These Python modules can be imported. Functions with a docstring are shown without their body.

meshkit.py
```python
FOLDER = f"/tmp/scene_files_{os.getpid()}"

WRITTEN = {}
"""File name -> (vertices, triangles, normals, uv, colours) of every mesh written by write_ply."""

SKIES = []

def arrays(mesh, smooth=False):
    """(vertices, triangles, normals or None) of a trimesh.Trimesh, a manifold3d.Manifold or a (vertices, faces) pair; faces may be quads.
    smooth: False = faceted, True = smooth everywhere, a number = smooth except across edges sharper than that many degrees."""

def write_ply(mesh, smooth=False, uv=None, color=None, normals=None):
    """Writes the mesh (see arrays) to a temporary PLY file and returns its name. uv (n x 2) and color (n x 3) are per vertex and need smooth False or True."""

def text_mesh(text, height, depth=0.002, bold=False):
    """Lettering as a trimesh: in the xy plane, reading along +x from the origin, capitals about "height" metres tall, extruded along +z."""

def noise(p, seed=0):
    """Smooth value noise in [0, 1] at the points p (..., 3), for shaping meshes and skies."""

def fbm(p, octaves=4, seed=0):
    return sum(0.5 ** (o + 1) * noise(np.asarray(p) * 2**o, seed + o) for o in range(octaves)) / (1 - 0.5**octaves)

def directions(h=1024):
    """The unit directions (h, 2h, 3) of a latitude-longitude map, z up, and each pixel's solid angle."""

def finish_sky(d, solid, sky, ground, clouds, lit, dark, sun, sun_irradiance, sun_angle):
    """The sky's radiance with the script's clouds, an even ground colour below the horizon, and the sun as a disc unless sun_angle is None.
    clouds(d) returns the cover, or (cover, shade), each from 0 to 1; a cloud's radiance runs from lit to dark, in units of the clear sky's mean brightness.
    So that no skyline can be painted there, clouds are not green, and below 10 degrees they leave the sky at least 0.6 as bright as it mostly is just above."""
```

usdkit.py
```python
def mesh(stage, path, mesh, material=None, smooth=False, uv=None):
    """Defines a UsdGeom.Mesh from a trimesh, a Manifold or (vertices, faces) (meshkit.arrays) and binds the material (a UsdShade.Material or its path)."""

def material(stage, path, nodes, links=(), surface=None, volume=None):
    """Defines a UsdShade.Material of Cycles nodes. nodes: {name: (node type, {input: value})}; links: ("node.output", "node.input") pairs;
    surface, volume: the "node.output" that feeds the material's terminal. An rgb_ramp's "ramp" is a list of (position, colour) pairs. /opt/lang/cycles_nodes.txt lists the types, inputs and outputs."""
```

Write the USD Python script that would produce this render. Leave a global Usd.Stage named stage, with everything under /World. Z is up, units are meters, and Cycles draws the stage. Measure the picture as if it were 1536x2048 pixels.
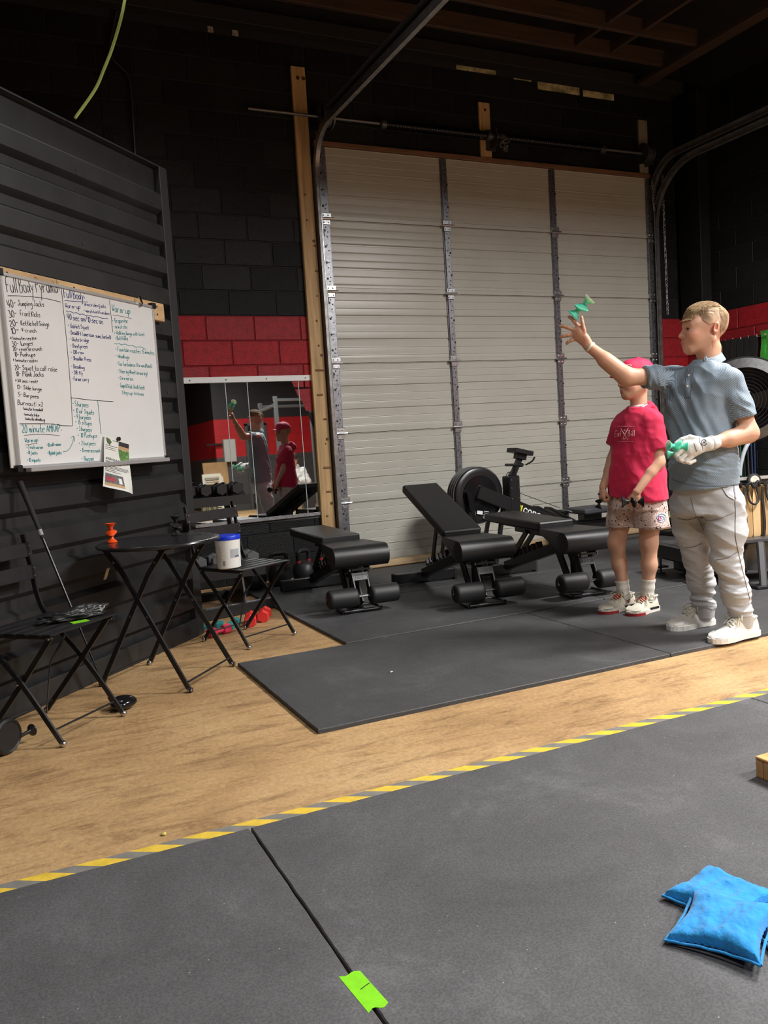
import math, random
import numpy as np, trimesh, usdkit, meshkit
from manifold3d import Manifold
from shapely.geometry import Polygon, Point, box as sbox
from pxr import Usd, UsdGeom, UsdLux, Gf, Sdf, UsdShade, Vt
stage = Usd.Stage.CreateInMemory()
UsdGeom.SetStageUpAxis(stage, 'Z')
UsdGeom.Xform.Define(stage, '/World'); UsdGeom.Scope.Define(stage, '/World/Looks')
PI = math.pi
rng = np.random.default_rng(7)
# ---------------- camera, light, exposure ----------------
CAM_H, YAW, PITCH, ROLL, FPX = 1.1379, 0.4316, -0.0867, -0.0623, 1650.0
def camera():
    c = UsdGeom.Camera.Define(stage, '/World/camera')
    f = np.array([math.sin(YAW)*math.cos(PITCH), math.cos(YAW)*math.cos(PITCH), math.sin(PITCH)])
    r0 = np.array([math.cos(YAW), -math.sin(YAW), 0]); u0 = np.cross(r0, f)
    r = math.cos(ROLL)*r0+math.sin(ROLL)*u0; u = -math.sin(ROLL)*r0+math.cos(ROLL)*u0
    m = Gf.Matrix4d(*[float(x) for x in (*r, 0, *u, 0, *(-f), 0, 0, 0, CAM_H, 1)])
    c.AddTransformOp().Set(m)
    c.CreateHorizontalApertureAttr(36.0); c.CreateFocalLengthAttr(36.0*FPX/1536)
    c.CreateClippingRangeAttr((0.05, 100.0)); c.CreateFStopAttr(0.0)
    c.CreateExposureAttr(EXPOSURE)
EXPOSURE = -0.08
camera()
# unseen ceiling lamps, out of view; place and strength chosen for the light they give
UNSEEN_LAMPS = [((4.9, 2.2, 3.95), 1.2, .35, 300), ((4.2, -.5, 3.95), 1.2, .35, 250), ((1.0, -.3, 3.95), 1.2, .35, 70), ((5.2, -3.2, 3.95), 1.2, .35, 230), ((.95, 4.55, 4.15), .5, .3, 42)]  # third is added fill; fourth lights the mirrored hall, fifth grazes the corrugated wall
for i, (p, w, h, e) in enumerate(UNSEEN_LAMPS):
    l = UsdLux.RectLight.Define(stage, '/World/unseen_ceiling_light' + ('_%03d' % i if i else ''))
    l.CreateWidthAttr(w); l.CreateHeightAttr(h); l.CreateIntensityAttr(e); l.CreateColorAttr(Gf.Vec3f(1, .982, .955))
    l.AddTranslateOp().Set(Gf.Vec3d(*p))
dome = UsdLux.DomeLight.Define(stage, '/World/sky_light'); dome.CreateIntensityAttr(0.0)
# ---------------- scene helpers ----------------
used = {}
def numbered(path):
    n = used.get(path, -1) + 1; used[path] = n
    return path if n == 0 else '%s_%03d' % (path, n)
def tag(prim, label=None, cat=None, group=None, kind=None):
    for k, v in (('label', label), ('category', cat), ('group', group), ('kind', kind)):
        if v: prim.SetCustomDataByKey(k, v)
    return prim
def thing(name, label, cat, loc=(0, 0, 0), rz=0, group=None, kind=None):
    p = numbered('/World/' + name); x = UsdGeom.Xform.Define(stage, p)
    x.AddTranslateOp().Set(Gf.Vec3d(*map(float, loc))); x.AddRotateZOp().Set(float(rz))
    tag(x.GetPrim(), label, cat, group, kind); return p
def part(par, name, mesh, m, smooth=30, label=None, kind=None, col=None):
    p = numbered(par + '/' + name)
    g = usdkit.mesh(stage, p, mesh, m, smooth)
    if col is not None:
        UsdGeom.PrimvarsAPI(g).CreatePrimvar('tone', Sdf.ValueTypeNames.Color3fArray, 'vertex').Set(Vt.Vec3fArray.FromNumpy(np.asarray(col, np.float32)))
    tag(g.GetPrim(), label, None, None, kind); return p
def solo(name, label, cat, mesh, m, smooth=30, group=None, kind=None):
    p = part('/World', name, mesh, m, smooth); tag(stage.GetPrimAtPath(p), label, cat, group, kind); return p
def struct(name, mesh, m, smooth=30):
    p = part('/World', name, mesh, m, smooth); tag(stage.GetPrimAtPath(p), None, None, None, 'structure'); return p
def structx(name):
    return thing(name, None, None, kind='structure')
def dup(src, label, loc, rz=0, group=None):
    name = src.split('/')[-1]; s = stage.GetPrimAtPath(src); was = s.GetCustomData()
    p = thing(name, label, was['category'], loc, rz, group or was.get('group'))
    pr = stage.GetPrimAtPath(p); pr.GetReferences().AddInternalReference(Sdf.Path(src)); pr.SetInstanceable(True); return p
# ---------------- mesh helpers ----------------
def cat(*ms):
    ms = [m for x in ms for m in (x if isinstance(x, (list, tuple)) else [x])]
    return trimesh.util.concatenate(ms)
def V(*a): return np.array(a, float)
def unit(v): v = np.asarray(v, float); return v/(np.linalg.norm(v)+1e-12)
def hull(pts):
    m = Manifold.hull_points(np.asarray(pts, np.float64)).to_mesh()
    return trimesh.Trimesh(m.vert_properties[:, :3], m.tri_verts, process=False)
def box(x0, x1, y0, y1, z0, z1, ch=0.0):
    if ch <= 0:
        b = trimesh.creation.box((x1-x0, y1-y0, z1-z0)); b.apply_translation(((x0+x1)/2, (y0+y1)/2, (z0+z1)/2)); return b
    P = []
    for sx, X in ((1, x0), (-1, x1)):
        for sy, Y in ((1, y0), (-1, y1)):
            for sz, Z in ((1, z0), (-1, z1)):
                P += [(X, Y+sy*ch, Z+sz*ch), (X+sx*ch, Y, Z+sz*ch), (X+sx*ch, Y+sy*ch, Z)]
    return hull(P)
def rbox(x0, x1, y0, y1, z0, z1, r, n=4):
    s = trimesh.creation.uv_sphere(r, count=[2*n, 4*n]).vertices
    return hull(np.vstack([s+V(x, y, z) for x in (x0+r, x1-r) for y in (y0+r, y1-r) for z in (z0+r, z1-r)]))
def frame(p0, p1, up=(0, 0, 1)):
    z = unit(np.subtract(p1, p0)); u = np.asarray(up, float)
    if abs(z@unit(u)) > .99: u = V(1, 0, 0)
    x = unit(np.cross(u, z)); y = np.cross(z, x)
    M = np.eye(4); M[:3, 0], M[:3, 1], M[:3, 2], M[:3, 3] = x, y, z, p0
    return M, float(np.linalg.norm(np.subtract(p1, p0)))
def beam(p0, p1, w, h, up=(0, 0, 1), ch=0.0):
    M, L = frame(p0, p1, up); b = box(-w/2, w/2, -h/2, h/2, 0, L, ch); b.apply_transform(M); return b
def cyl(p0, p1, r, n=16, r1=None, ch=0.0):
    M, L = frame(p0, p1); r1 = r if r1 is None else r1
    prof = [(0, 0), (r-ch, 0), (r, ch), (r1, L-ch), (r1-ch, L), (0, L)] if ch else [(0, 0), (r, 0), (r1, L), (0, L)]
    b = lathe(prof, n); b.apply_transform(M); return b
def lathe(prof, n=24):
    prof = [(max(r, 0), z) for r, z in prof]; a = np.arange(n)*2*PI/n
    v, rings = [], []
    for r, z in prof:
        if r < 1e-9: rings.append([len(v)]*n); v.append((0, 0, z))
        else:
            rings.append(list(range(len(v), len(v)+n))); v += [(r*math.cos(t), r*math.sin(t), z) for t in a]
    f = []
    for A, B in zip(rings[:-1], rings[1:]):
        for i in range(n):
            j = (i+1) % n
            if A[i] != A[j]: f.append((A[i], A[j], B[j]))
            if B[i] != B[j]: f.append((A[i], B[j], B[i]))
    return trimesh.Trimesh(v, f, process=False)
def tube(pts, r, n=8, cap=True, closed=False):
    p = np.asarray(pts, float); N = len(p)
    if closed: t = np.roll(p, -1, 0)-np.roll(p, 1, 0)
    else: t = np.gradient(p, axis=0)
    t /= np.linalg.norm(t, axis=1, keepdims=True)+1e-12
    u = np.cross(t[0], V(0, 0, 1) if abs(t[0, 2]) < .9 else V(1, 0, 0)); u = unit(u); U = []
    for k in range(N):
        u = unit(u-t[k]*(u@t[k])); U.append(u)
    U = np.array(U); W = np.cross(t, U); a = np.arange(n)*2*PI/n
    R = np.broadcast_to(np.asarray(r, float), (N,))
    v = (p[:, None]+R[:, None, None]*(np.cos(a)[None, :, None]*U[:, None]+np.sin(a)[None, :, None]*W[:, None])).reshape(-1, 3)
    f = []
    for i in range(N if closed else N-1):
        k = (i+1) % N
        for j in range(n):
            q = (j+1) % n; f += [(i*n+j, i*n+q, k*n+q), (i*n+j, k*n+q, k*n+j)]
    v = list(v)
    if cap and not closed:
        v += [p[0], p[-1]]; c0, c1 = len(v)-2, len(v)-1
        for j in range(n):
            q = (j+1) % n; f += [(c0, q, j), (c1, (N-1)*n+j, (N-1)*n+q)]
    return trimesh.Trimesh(np.array(v), f, process=False)
def smoothpath(pts, n=8):
    p = np.asarray(pts, float); out = []
    for i in range(len(p)-1):
        a, b, c, d = p[max(i-1, 0)], p[i], p[i+1], p[min(i+2, len(p)-1)]
        for t in np.arange(n)/n:
            out.append(.5*((2*b)+(c-a)*t+(2*a-5*b+4*c-d)*t*t+(3*b-a-3*c+d)*t**3))
    return np.array(out+[p[-1]])
def fillet(pts, r, n=5):
    """a polyline with its corners rounded to arcs of about r"""
    p = [np.asarray(q, float) for q in pts]; out = [p[0]]
    for a, b, c in zip(p[:-2], p[1:-1], p[2:]):
        la, lc = min(r, np.linalg.norm(a-b)*.49), min(r, np.linalg.norm(c-b)*.49)
        s, e = b+unit(a-b)*la, b+unit(c-b)*lc
        out += [(1-t)**2*s+2*t*(1-t)*b+t*t*e for t in np.linspace(0, 1, n)]
    return np.array(out+[p[-1]])
def bar(pts, w, h, up=(0, 0, 1)):
    """flat bar along a polyline: w across, h along up"""
    p = np.asarray(pts, float); t = np.gradient(p, axis=0); t /= np.linalg.norm(t, axis=1, keepdims=True)
    up = np.asarray(up, float); s = np.cross(t, up); s /= np.linalg.norm(s, axis=1, keepdims=True); q = np.cross(s, t)
    v = np.stack([p+s*a*w/2+q*b*h/2 for a, b in ((-1, -1), (1, -1), (1, 1), (-1, 1))], 1).reshape(-1, 3); f = []
    for i in range(len(p)-1):
        for j in range(4):
            k = (j+1) % 4; f += [(i*4+j, i*4+k, i*4+4+k), (i*4+j, i*4+4+k, i*4+4+j)]
    e = (len(p)-1)*4; f += [(0, 3, 2), (0, 2, 1), (e, e+1, e+2), (e, e+2, e+3)]
    m = trimesh.Trimesh(v, f, process=False); m.fix_normals(); return m
def ext(poly, d, M=None):
    g = list(getattr(poly, 'geoms', [poly])); m = cat([trimesh.creation.extrude_polygon(q, d, engine='earcut') for q in g])
    if M is not None: m.apply_transform(M)
    return m
def mat4(x, y, z, o=(0, 0, 0)):
    M = np.eye(4); M[:3, 0], M[:3, 1], M[:3, 2], M[:3, 3] = x, y, z, o; return M
def xf(m, M): m = m.copy(); m.apply_transform(M); return m
def mv(m, x=0, y=0, z=0): m = m.copy(); m.apply_translation((x, y, z)); return m
def rotm(ang, ax, pt=(0, 0, 0)): return trimesh.transformations.rotation_matrix(ang, ax, pt)
def rot(m, ang, ax, pt=(0, 0, 0)): return xf(m, rotm(ang, ax, pt))
def ribbon(pts, w, M, z=.0004):
    """a pen stroke: a thin flat ribbon along 2D points, mapped by M"""
    p = np.asarray(pts, float)
    if len(p) < 2: p = np.vstack([p, p+1e-4])
    t = np.gradient(p, axis=0); t /= np.linalg.norm(t, axis=1, keepdims=True)+1e-12; n = np.stack([-t[:, 1], t[:, 0]], 1)
    ww = np.full(len(p), w/2)
    a, b = p+n*ww[:, None], p-n*ww[:, None]
    v = np.vstack([np.c_[a, np.full(len(p), z)], np.c_[b, np.full(len(p), z)]]); N = len(p); i = np.arange(N-1)
    f = np.vstack([np.c_[i+N, i+N+1, i+1], np.c_[i+N, i+1, i]]); m = trimesh.Trimesh(v, f, process=False); m.apply_transform(M); return m
# ---------------- materials ----------------
looks = {}
def m(name, col=(.5, .5, .5), rough=.5, metal=0., noise=None, bump=None, spec=.5, coat=0., sheen=0., trans=0., obj=False, var=0., detail=5., stretch=None, sss=0., col2=None):
    """principled material. noise=(scale, amount) mottles the colour, bump=(scale, strength), stretch scales the texture space"""
    if name in looks: return looks[name]
    N = {'p': ('principled_bsdf', dict(base_color=col, roughness=rough, metallic=metal, specular_ior_level=spec, coat_weight=coat, sheen_weight=sheen, transmission_weight=trans))}
    L = []
    if sss: N['p'][1].update(subsurface_weight=sss, subsurface_scale=.01, subsurface_radius=(1, .35, .2))
    if noise or bump:
        if obj: N['g'] = ('texture_coordinate', {}); src = 'g.object'
        else: N['g'] = ('geometry', {}); src = 'g.position'
        if stretch: N['mp'] = ('mapping', {'scale': stretch}); L.append((src, 'mp.vector')); src = 'mp.vector'
    if noise:
        a = noise[1]; c = np.array(col)
        N['n'] = ('noise_texture', dict(scale=noise[0], detail=detail, roughness=.6)); L.append((src, 'n.vector'))
        lo, hi = (c*(1-a), np.minimum(c*(1+a), 1)) if col2 is None else (c, np.array(col2))
        N['r'] = ('rgb_ramp', dict(ramp=[(.3, tuple(lo)), (.7, tuple(hi))])); L += [('n.fac', 'r.fac'), ('r.color', 'p.base_color')]
    if bump:
        N['bn'] = ('noise_texture', dict(scale=bump[0], detail=4., roughness=.6)); N['b'] = ('bump', dict(strength=bump[1], distance=.01 if len(bump) < 3 else bump[2]))
        L += [(src, 'bn.vector'), ('bn.fac', 'b.height'), ('b.normal', 'p.normal')]
    looks[name] = usdkit.material(stage, '/World/Looks/' + name, N, L, surface='p.BSDF'); return looks[name]
def mraw(name, N, L, surface='p.BSDF'):
    looks[name] = usdkit.material(stage, '/World/Looks/' + name, N, L, surface=surface); return looks[name]
BLK = m('black_steel', (.012, .012, .013), .38, noise=(9, .3), bump=(300, .05))
BLKG = m('black_gloss', (.008, .008, .009), .12)
VINYL = m('black_vinyl', (.012, .012, .013), .42, bump=(900, .12, .002), obj=True)
RUB = m('black_rubber', (.014, .014, .015), .7)
STEEL = m('zinc_steel', (.55, .56, .58), .33, 1., noise=(25, .25), bump=(60, .04))
CHROME = m('chrome', (.75, .75, .76), .15, 1.)
DKSTEEL = m('dark_steel', (.10, .10, .105), .45, .7, noise=(12, .3))
WHITE = m('white_paint', (.8, .8, .78), .4)
def wood(name, col, sc=(1, 1, 1), a=.35):
    return m(name, col, .6, noise=(6, a), bump=(40, .15), stretch=sc, detail=7.)
PINE_V = wood('pine_vertical', (.52, .33, .15), (5, 5, .35)); PINE_X = wood('pine_across', (.50, .31, .14), (.35, 5, 5))
PINE_DK = wood('pine_old', (.055, .030, .019), (.4, 5, 5)); PINE_DKY = wood('pine_old_along', (.05, .026, .018), (5, .4, 5))
# ---------------- setting: floor, mats, walls ----------------
D = 6.773                                    # the wall with the roller door
# bare concrete, stained tan
mraw('tan_concrete', {'g': ('geometry', {}), 'n1': ('noise_texture', dict(scale=1.3, detail=8., roughness=.65, distortion=.4)), 'n2': ('noise_texture', dict(scale=55., detail=6., roughness=.75)),
    'mp': ('mapping', dict(scale=(1.2, 4.5, 1.), rotation=(0, 0, -.25))), 'n3': ('noise_texture', dict(scale=3., detail=9., roughness=.75, distortion=.6)),
    'r1': ('rgb_ramp', dict(ramp=[(.25, (.33, .195, .088)), (.5, (.50, .315, .15)), (.75, (.59, .40, .205))])), 'r2': ('rgb_ramp', dict(ramp=[(.3, (.72, .70, .68)), (.62, (1.08, 1.08, 1.06))])),
    'r3': ('rgb_ramp', dict(ramp=[(.33, (.42, .36, .34)), (.50, (1., 1., 1.)), (.8, (1.1, 1.1, 1.08))])), 'm1': ('mix', dict(mix_type='multiply', fac=1.)), 'm2': ('mix', dict(mix_type='multiply', fac=.8)),
    'b': ('bump', dict(strength=.35, distance=.006)), 'p': ('principled_bsdf', dict(roughness=.62, specular_ior_level=.35))},
    [('g.position', 'n1.vector'), ('g.position', 'n2.vector'), ('g.position', 'mp.vector'), ('mp.vector', 'n3.vector'), ('n1.fac', 'r1.fac'), ('n2.fac', 'r2.fac'), ('n3.fac', 'r3.fac'),
     ('r1.color', 'm1.color1'), ('r2.color', 'm1.color2'), ('m1.color', 'm2.color1'), ('r3.color', 'm2.color2'), ('m2.color', 'p.base_color'), ('n2.fac', 'b.height'), ('b.normal', 'p.normal')])
def rubber(name, c, speck=.9):
    c = np.array(c)
    mraw(name, {'g': ('geometry', {}), 'n': ('noise_texture', dict(scale=2.2, detail=9., roughness=.72, distortion=.5)), 'v': ('voronoi_texture', dict(scale=46., randomness=1.)), 'v2': ('white_noise_texture', {}), 'n2': ('noise_texture', dict(scale=170., detail=3.)),
        'nd': ('noise_texture', dict(scale=1.1, detail=2.)),
        'r': ('rgb_ramp', dict(ramp=[(.3, tuple(c*.72)), (.55, tuple(c)), (.8, tuple(c*1.75))])), 's': ('rgb_ramp', dict(ramp=[(.0, (1, 1, 1)), (.055, (1, 1, 1)), (.075, (0, 0, 0)), (1, (0, 0, 0))])),
        'pick': ('rgb_ramp', dict(ramp=[(0, (0, 0, 0)), (.80, (0, 0, 0)), (.82, (1, 1, 1)), (1, (1, 1, 1))])), 'ms': ('mix', dict(mix_type='multiply', fac=1.)), 'bw': ('rgb_to_bw', {}),
        'r2': ('rgb_ramp', dict(ramp=[(.35, (.80, .80, .80)), (.65, (1.2, 1.2, 1.2))])), 'm0': ('mix', dict(mix_type='multiply', fac=1.)), 'mx': ('mix', dict(color2=(.42*speck, .42*speck, .40*speck))), 'b': ('bump', dict(strength=.25, distance=.003)), 'p': ('principled_bsdf', dict(roughness=.62, specular_ior_level=.45))},
        [('g.position', 'n.vector'), ('g.position', 'v.vector'), ('g.position', 'n2.vector'), ('n.fac', 'r.fac'), ('v.distance', 's.fac'), ('v.color', 'v2.vector'), ('v2.value', 'pick.fac'), ('s.color', 'ms.color1'), ('pick.color', 'ms.color2'), ('ms.color', 'bw.color'),
         ('n2.fac', 'r2.fac'), ('r.color', 'm0.color1'), ('r2.color', 'm0.color2'), ('m0.color', 'mx.color1'), ('bw.val', 'mx.fac'), ('mx.color', 'p.base_color'), ('n2.fac', 'b.height'), ('b.normal', 'p.normal')])
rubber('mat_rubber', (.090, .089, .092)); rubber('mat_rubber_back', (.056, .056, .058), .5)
struct('floor', box(-5, 10, -11, 7, -.1, 0), looks['tan_concrete'])
MT = .019
def floor_mat(x0, x1, y0, y1, label, mtl, grp=None):
    # a stall mat with a slightly wavy, cut edge
    n = 40; t = np.linspace(0, 1, n, endpoint=False); P = []
    for a, b in (((x0, y0), (x1, y0)), ((x1, y0), (x1, y1)), ((x1, y1), (x0, y1)), ((x0, y1), (x0, y0))):
        P += [np.add(a, np.subtract(b, a)*k) for k in t]
    P = np.array(P)+rng.normal(0, .0008, (4*n, 2)); c = P.mean(0); N = len(P)
    inn = P-np.sign(P-c)*.003
    v = np.vstack([np.c_[P, np.zeros(N)], np.c_[P, np.full(N, MT-.003)], np.c_[inn, np.full(N, MT)]]); f = []
    for k in range(2):
        for i in range(N):
            j = (i+1) % N; f += [(k*N+i, k*N+j, k*N+N+j), (k*N+i, k*N+N+j, k*N+N+i)]
    top = trimesh.creation.triangulate_polygon(Polygon(inn), engine='earcut')
    mesh = cat(trimesh.Trimesh(v, f, process=False), trimesh.Trimesh(np.c_[top[0], np.full(len(top[0]), MT)], top[1], process=False))
    return solo('floor_mat', label, 'floor mat', mesh, looks[mtl], 20, grp)
g = 'rubber mats'; A_, B_ = 'mat_rubber', 'mat_rubber_back'; e = .003
floor_mat(-1.256, .574-e, .3, 2.335, 'black rubber mat left of the seam, with the green tape on it', A_, g)
floor_mat(.574+e, 2.64-e, .3, 2.335, 'black rubber mat under the blue bean bags, right of the seam', A_, g)
floor_mat(2.64+e, 4.60, .3, 2.335, 'black rubber mat at the right edge past the wooden frame', A_, g)
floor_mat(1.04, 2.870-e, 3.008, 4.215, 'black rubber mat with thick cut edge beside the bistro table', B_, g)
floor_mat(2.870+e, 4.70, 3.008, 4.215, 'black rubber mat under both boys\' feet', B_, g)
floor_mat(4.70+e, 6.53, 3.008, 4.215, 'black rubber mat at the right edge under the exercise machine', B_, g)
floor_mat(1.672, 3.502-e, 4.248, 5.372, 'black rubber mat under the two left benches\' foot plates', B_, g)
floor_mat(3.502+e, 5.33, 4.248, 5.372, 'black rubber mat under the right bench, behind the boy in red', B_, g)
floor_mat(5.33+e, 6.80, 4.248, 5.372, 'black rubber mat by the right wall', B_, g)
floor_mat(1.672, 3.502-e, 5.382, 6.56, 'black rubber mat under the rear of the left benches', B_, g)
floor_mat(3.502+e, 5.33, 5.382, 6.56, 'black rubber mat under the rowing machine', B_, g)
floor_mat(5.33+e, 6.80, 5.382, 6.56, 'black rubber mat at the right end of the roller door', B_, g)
# hazard tape, flat print: slanted yellow and grey stripes
mraw('hazard_tape', {'g': ('geometry', {}), 's': ('separate_xyz', {}), 'a': ('math', dict(math_type='multiply_add', value2=1.51)), 'd': ('math', dict(math_type='divide', value2=.1495)), 'f': ('math', dict(math_type='fraction')), 'n': ('noise_texture', dict(scale=30., detail=5.)),
    'r': ('rgb_ramp', dict(interpolate=False, ramp=[(0, (.82, .56, .06)), (.52, (.23, .22, .20))])), 'r2': ('rgb_ramp', dict(ramp=[(.35, (.75, .75, .75)), (.6, (1, 1, 1))])), 'mm': ('mix', dict(mix_type='multiply', fac=.7)), 'p': ('principled_bsdf', dict(roughness=.35))},
    [('g.position', 's.vector'), ('s.y', 'a.value1'), ('s.x', 'a.value3'), ('a.value', 'd.value1'), ('d.value', 'f.value1'), ('f.value', 'r.fac'), ('g.position', 'n.vector'), ('n.fac', 'r2.fac'), ('r.color', 'mm.color1'), ('r2.color', 'mm.color2'), ('mm.color', 'p.base_color')])
solo('floor_tape', 'yellow and grey striped hazard tape along the edge of the front mats', 'tape', box(-1.3, 4.3, 2.340, 2.418, 0, .0012), looks['hazard_tape'])
# ---- block walls: every block its own piece, joints recessed ----
def blockmat(name, c, spec=.35, rough=.5):
    c = np.array(c)
    return m(name, c, rough, noise=(22, .25), bump=(90, .55, .012), spec=spec)
BB = [blockmat('block_black', (.0085, .0088, .0092), .22), blockmat('block_black_worn', (.0105, .0106, .011), .28, .45)]
BR = [blockmat('block_red', (.33, .008, .014)), blockmat('block_red_worn', (.29, .009, .015), .4, .45)]
MORT = m('mortar_black', (.014, .014, .015), .8); MORTR = m('mortar_red', (.16, .005, .009), .8)
CO, BL = .2032, .4064
def block(par, o, ax, nrm, w, h, mt):
    """one block face: o is its lower corner on the wall plane, ax runs along the wall, nrm faces the room"""
    j, c, d = .0045, .004, .007; ax, nrm = np.asarray(ax, float), np.asarray(nrm, float); z = V(0, 0, 1)
    q = lambda a, b, k: o+ax*a+z*b+nrm*k
    vs = [q(a, b, k) for k, i in ((0, j), (d-c, j), (d, j+c)) for a, b in ((i, i), (w-i, i), (w-i, h-i), (i, h-i))]
    f = []
    for k in (0, 4):
        for s in range(4):
            t = (s+1) % 4; f += [(k+s, k+t, k+4+t), (k+s, k+4+t, k+4+s)]
    f += [(8, 9, 10), (8, 10, 11)]; mesh = trimesh.Trimesh(vs, f, process=False)
    if np.dot(np.cross(ax, z), nrm) < 0: mesh.invert()
    part(par, 'block', mesh, mt, False)
def blocks(par, p0, ax, nrm, a0, a1, k0, k1, skip=None):
    p0 = np.asarray(p0, float); ax = np.asarray(ax, float)
    for k in range(k0, k1):
        off = (k % 2)*BL/2; i = math.floor((a0-off)/BL)
        while i*BL+off < a1-.02:
            s, e = max(a0, i*BL+off), min(a1, (i+1)*BL+off); i += 1
            if e-s < .03 or (skip and skip((s+e)/2, k)): continue
            red = 7 <= k <= 10; mt = (BR if red else BB)[int(rng.integers(2))]
            block(par, p0+ax*s+V(0, 0, k*CO), ax, nrm, e-s, CO, mt)
WT = 4.47                                     # 22 courses
wb = structx('wall_back')
part(wb, 'backing', cat(box(-4, 2.53, D, D+.2, 0, 1.4225), box(-4, 2.53, D, D+.2, 2.235, 5.2), box(2.53, 6.45, D+.07, D+.2, 0, 3.72), box(2.53, 6.45, D, D+.2, 3.70, 5.2), box(6.45, 7.1, D, D+.2, 0, 1.4225), box(6.45, 7.1, D, D+.2, 2.235, 5.2)), MORT)
part(wb, 'red_backing', cat(box(-4, 2.53, D, D+.2, 1.4225, 2.235), box(6.45, 7.1, D, D+.2, 1.4225, 2.235)), MORTR)
blocks(wb, (0, D, 0), (1, 0, 0), (0, -1, 0), .95, 2.53, 0, 22)
blocks(wb, (0, D, 0), (1, 0, 0), (0, -1, 0), -.6, .95, 13, 22)
blocks(wb, (0, D, 0), (1, 0, 0), (0, -1, 0), 2.53, 6.45, 18, 22)
blocks(wb, (0, D, 0), (1, 0, 0), (0, -1, 0), 6.45, 6.85, 0, 22)
wr = structx('wall_right'); XR = 6.85
part(wr, 'backing', cat(box(XR, XR+.2, .8, D+.2, 0, 1.4225), box(XR, XR+.2, .8, D+.2, 2.235, 5.2)), MORT)
part(wr, 'red_backing', box(XR, XR+.2, .8, D+.2, 1.4225, 2.235), MORTR)
blocks(wr, (XR, 0, 0), (0, 1, 0), (-1, 0, 0), 4.6, D, 0, 22)
part(wr, 'pilaster', box(XR-.14, XR, 6.42, 6.72, 2.24, WT, .006), BB[1])
# the part of the hall that only the mirror sees: block courses from afar
def farblock(name, c1, c2, mo):
    mraw(name, {'g': ('geometry', {}), 's': ('separate_xyz', {}), 'ad': ('math', dict(math_type='add')), 'c': ('combine_xyz', {}), 'b': ('brick_texture', dict(color1=c1, color2=c2, mortar=mo, scale=1., mortar_size=.006, brick_width=BL, row_height=CO)), 'p': ('principled_bsdf', dict(roughness=.5))},
         [('g.position', 's.vector'), ('s.x', 'ad.value1'), ('s.y', 'ad.value2'), ('ad.value', 'c.x'), ('s.z', 'c.y'), ('c.vector', 'b.vector'), ('b.color', 'p.base_color')])
farblock('far_grey', (.055, .056, .058), (.06, .061, .062), (.035, .035, .036)); farblock('far_red', (.42, .010, .014), (.38, .010, .014), (.28, .008, .01))
farblock('far_black', (.022, .023, .025), (.025, .025, .026), (.016, .016, .017))
def farwall(name, x0, x1, y0, y1):
    w = structx(name)
    part(w, 'lower_course', box(x0, x1, y0, y1, 0, 1.32), looks['far_grey']); part(w, 'red_band', box(x0, x1, y0, y1, 1.32, 2.235), looks['far_red']); part(w, 'upper_course', box(x0, x1, y0, y1, 2.235, 5.2), looks['far_black'])
farwall('wall_front', 5.62, 9.2, -6.2, -6.0); farwall('wall_front_inner', 5.62, 5.82, -10.6, -6.2); farwall('wall_front_far', -4.2, 5.62, -10.8, -10.6)
farwall('wall_right_front', 9.0, 9.2, -6, .8); farwall('wall_right_return', 6.85, 9.2, .6, .8); farwall('wall_side_left', -4.2, -4.0, -10.6, D+.2)
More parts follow.
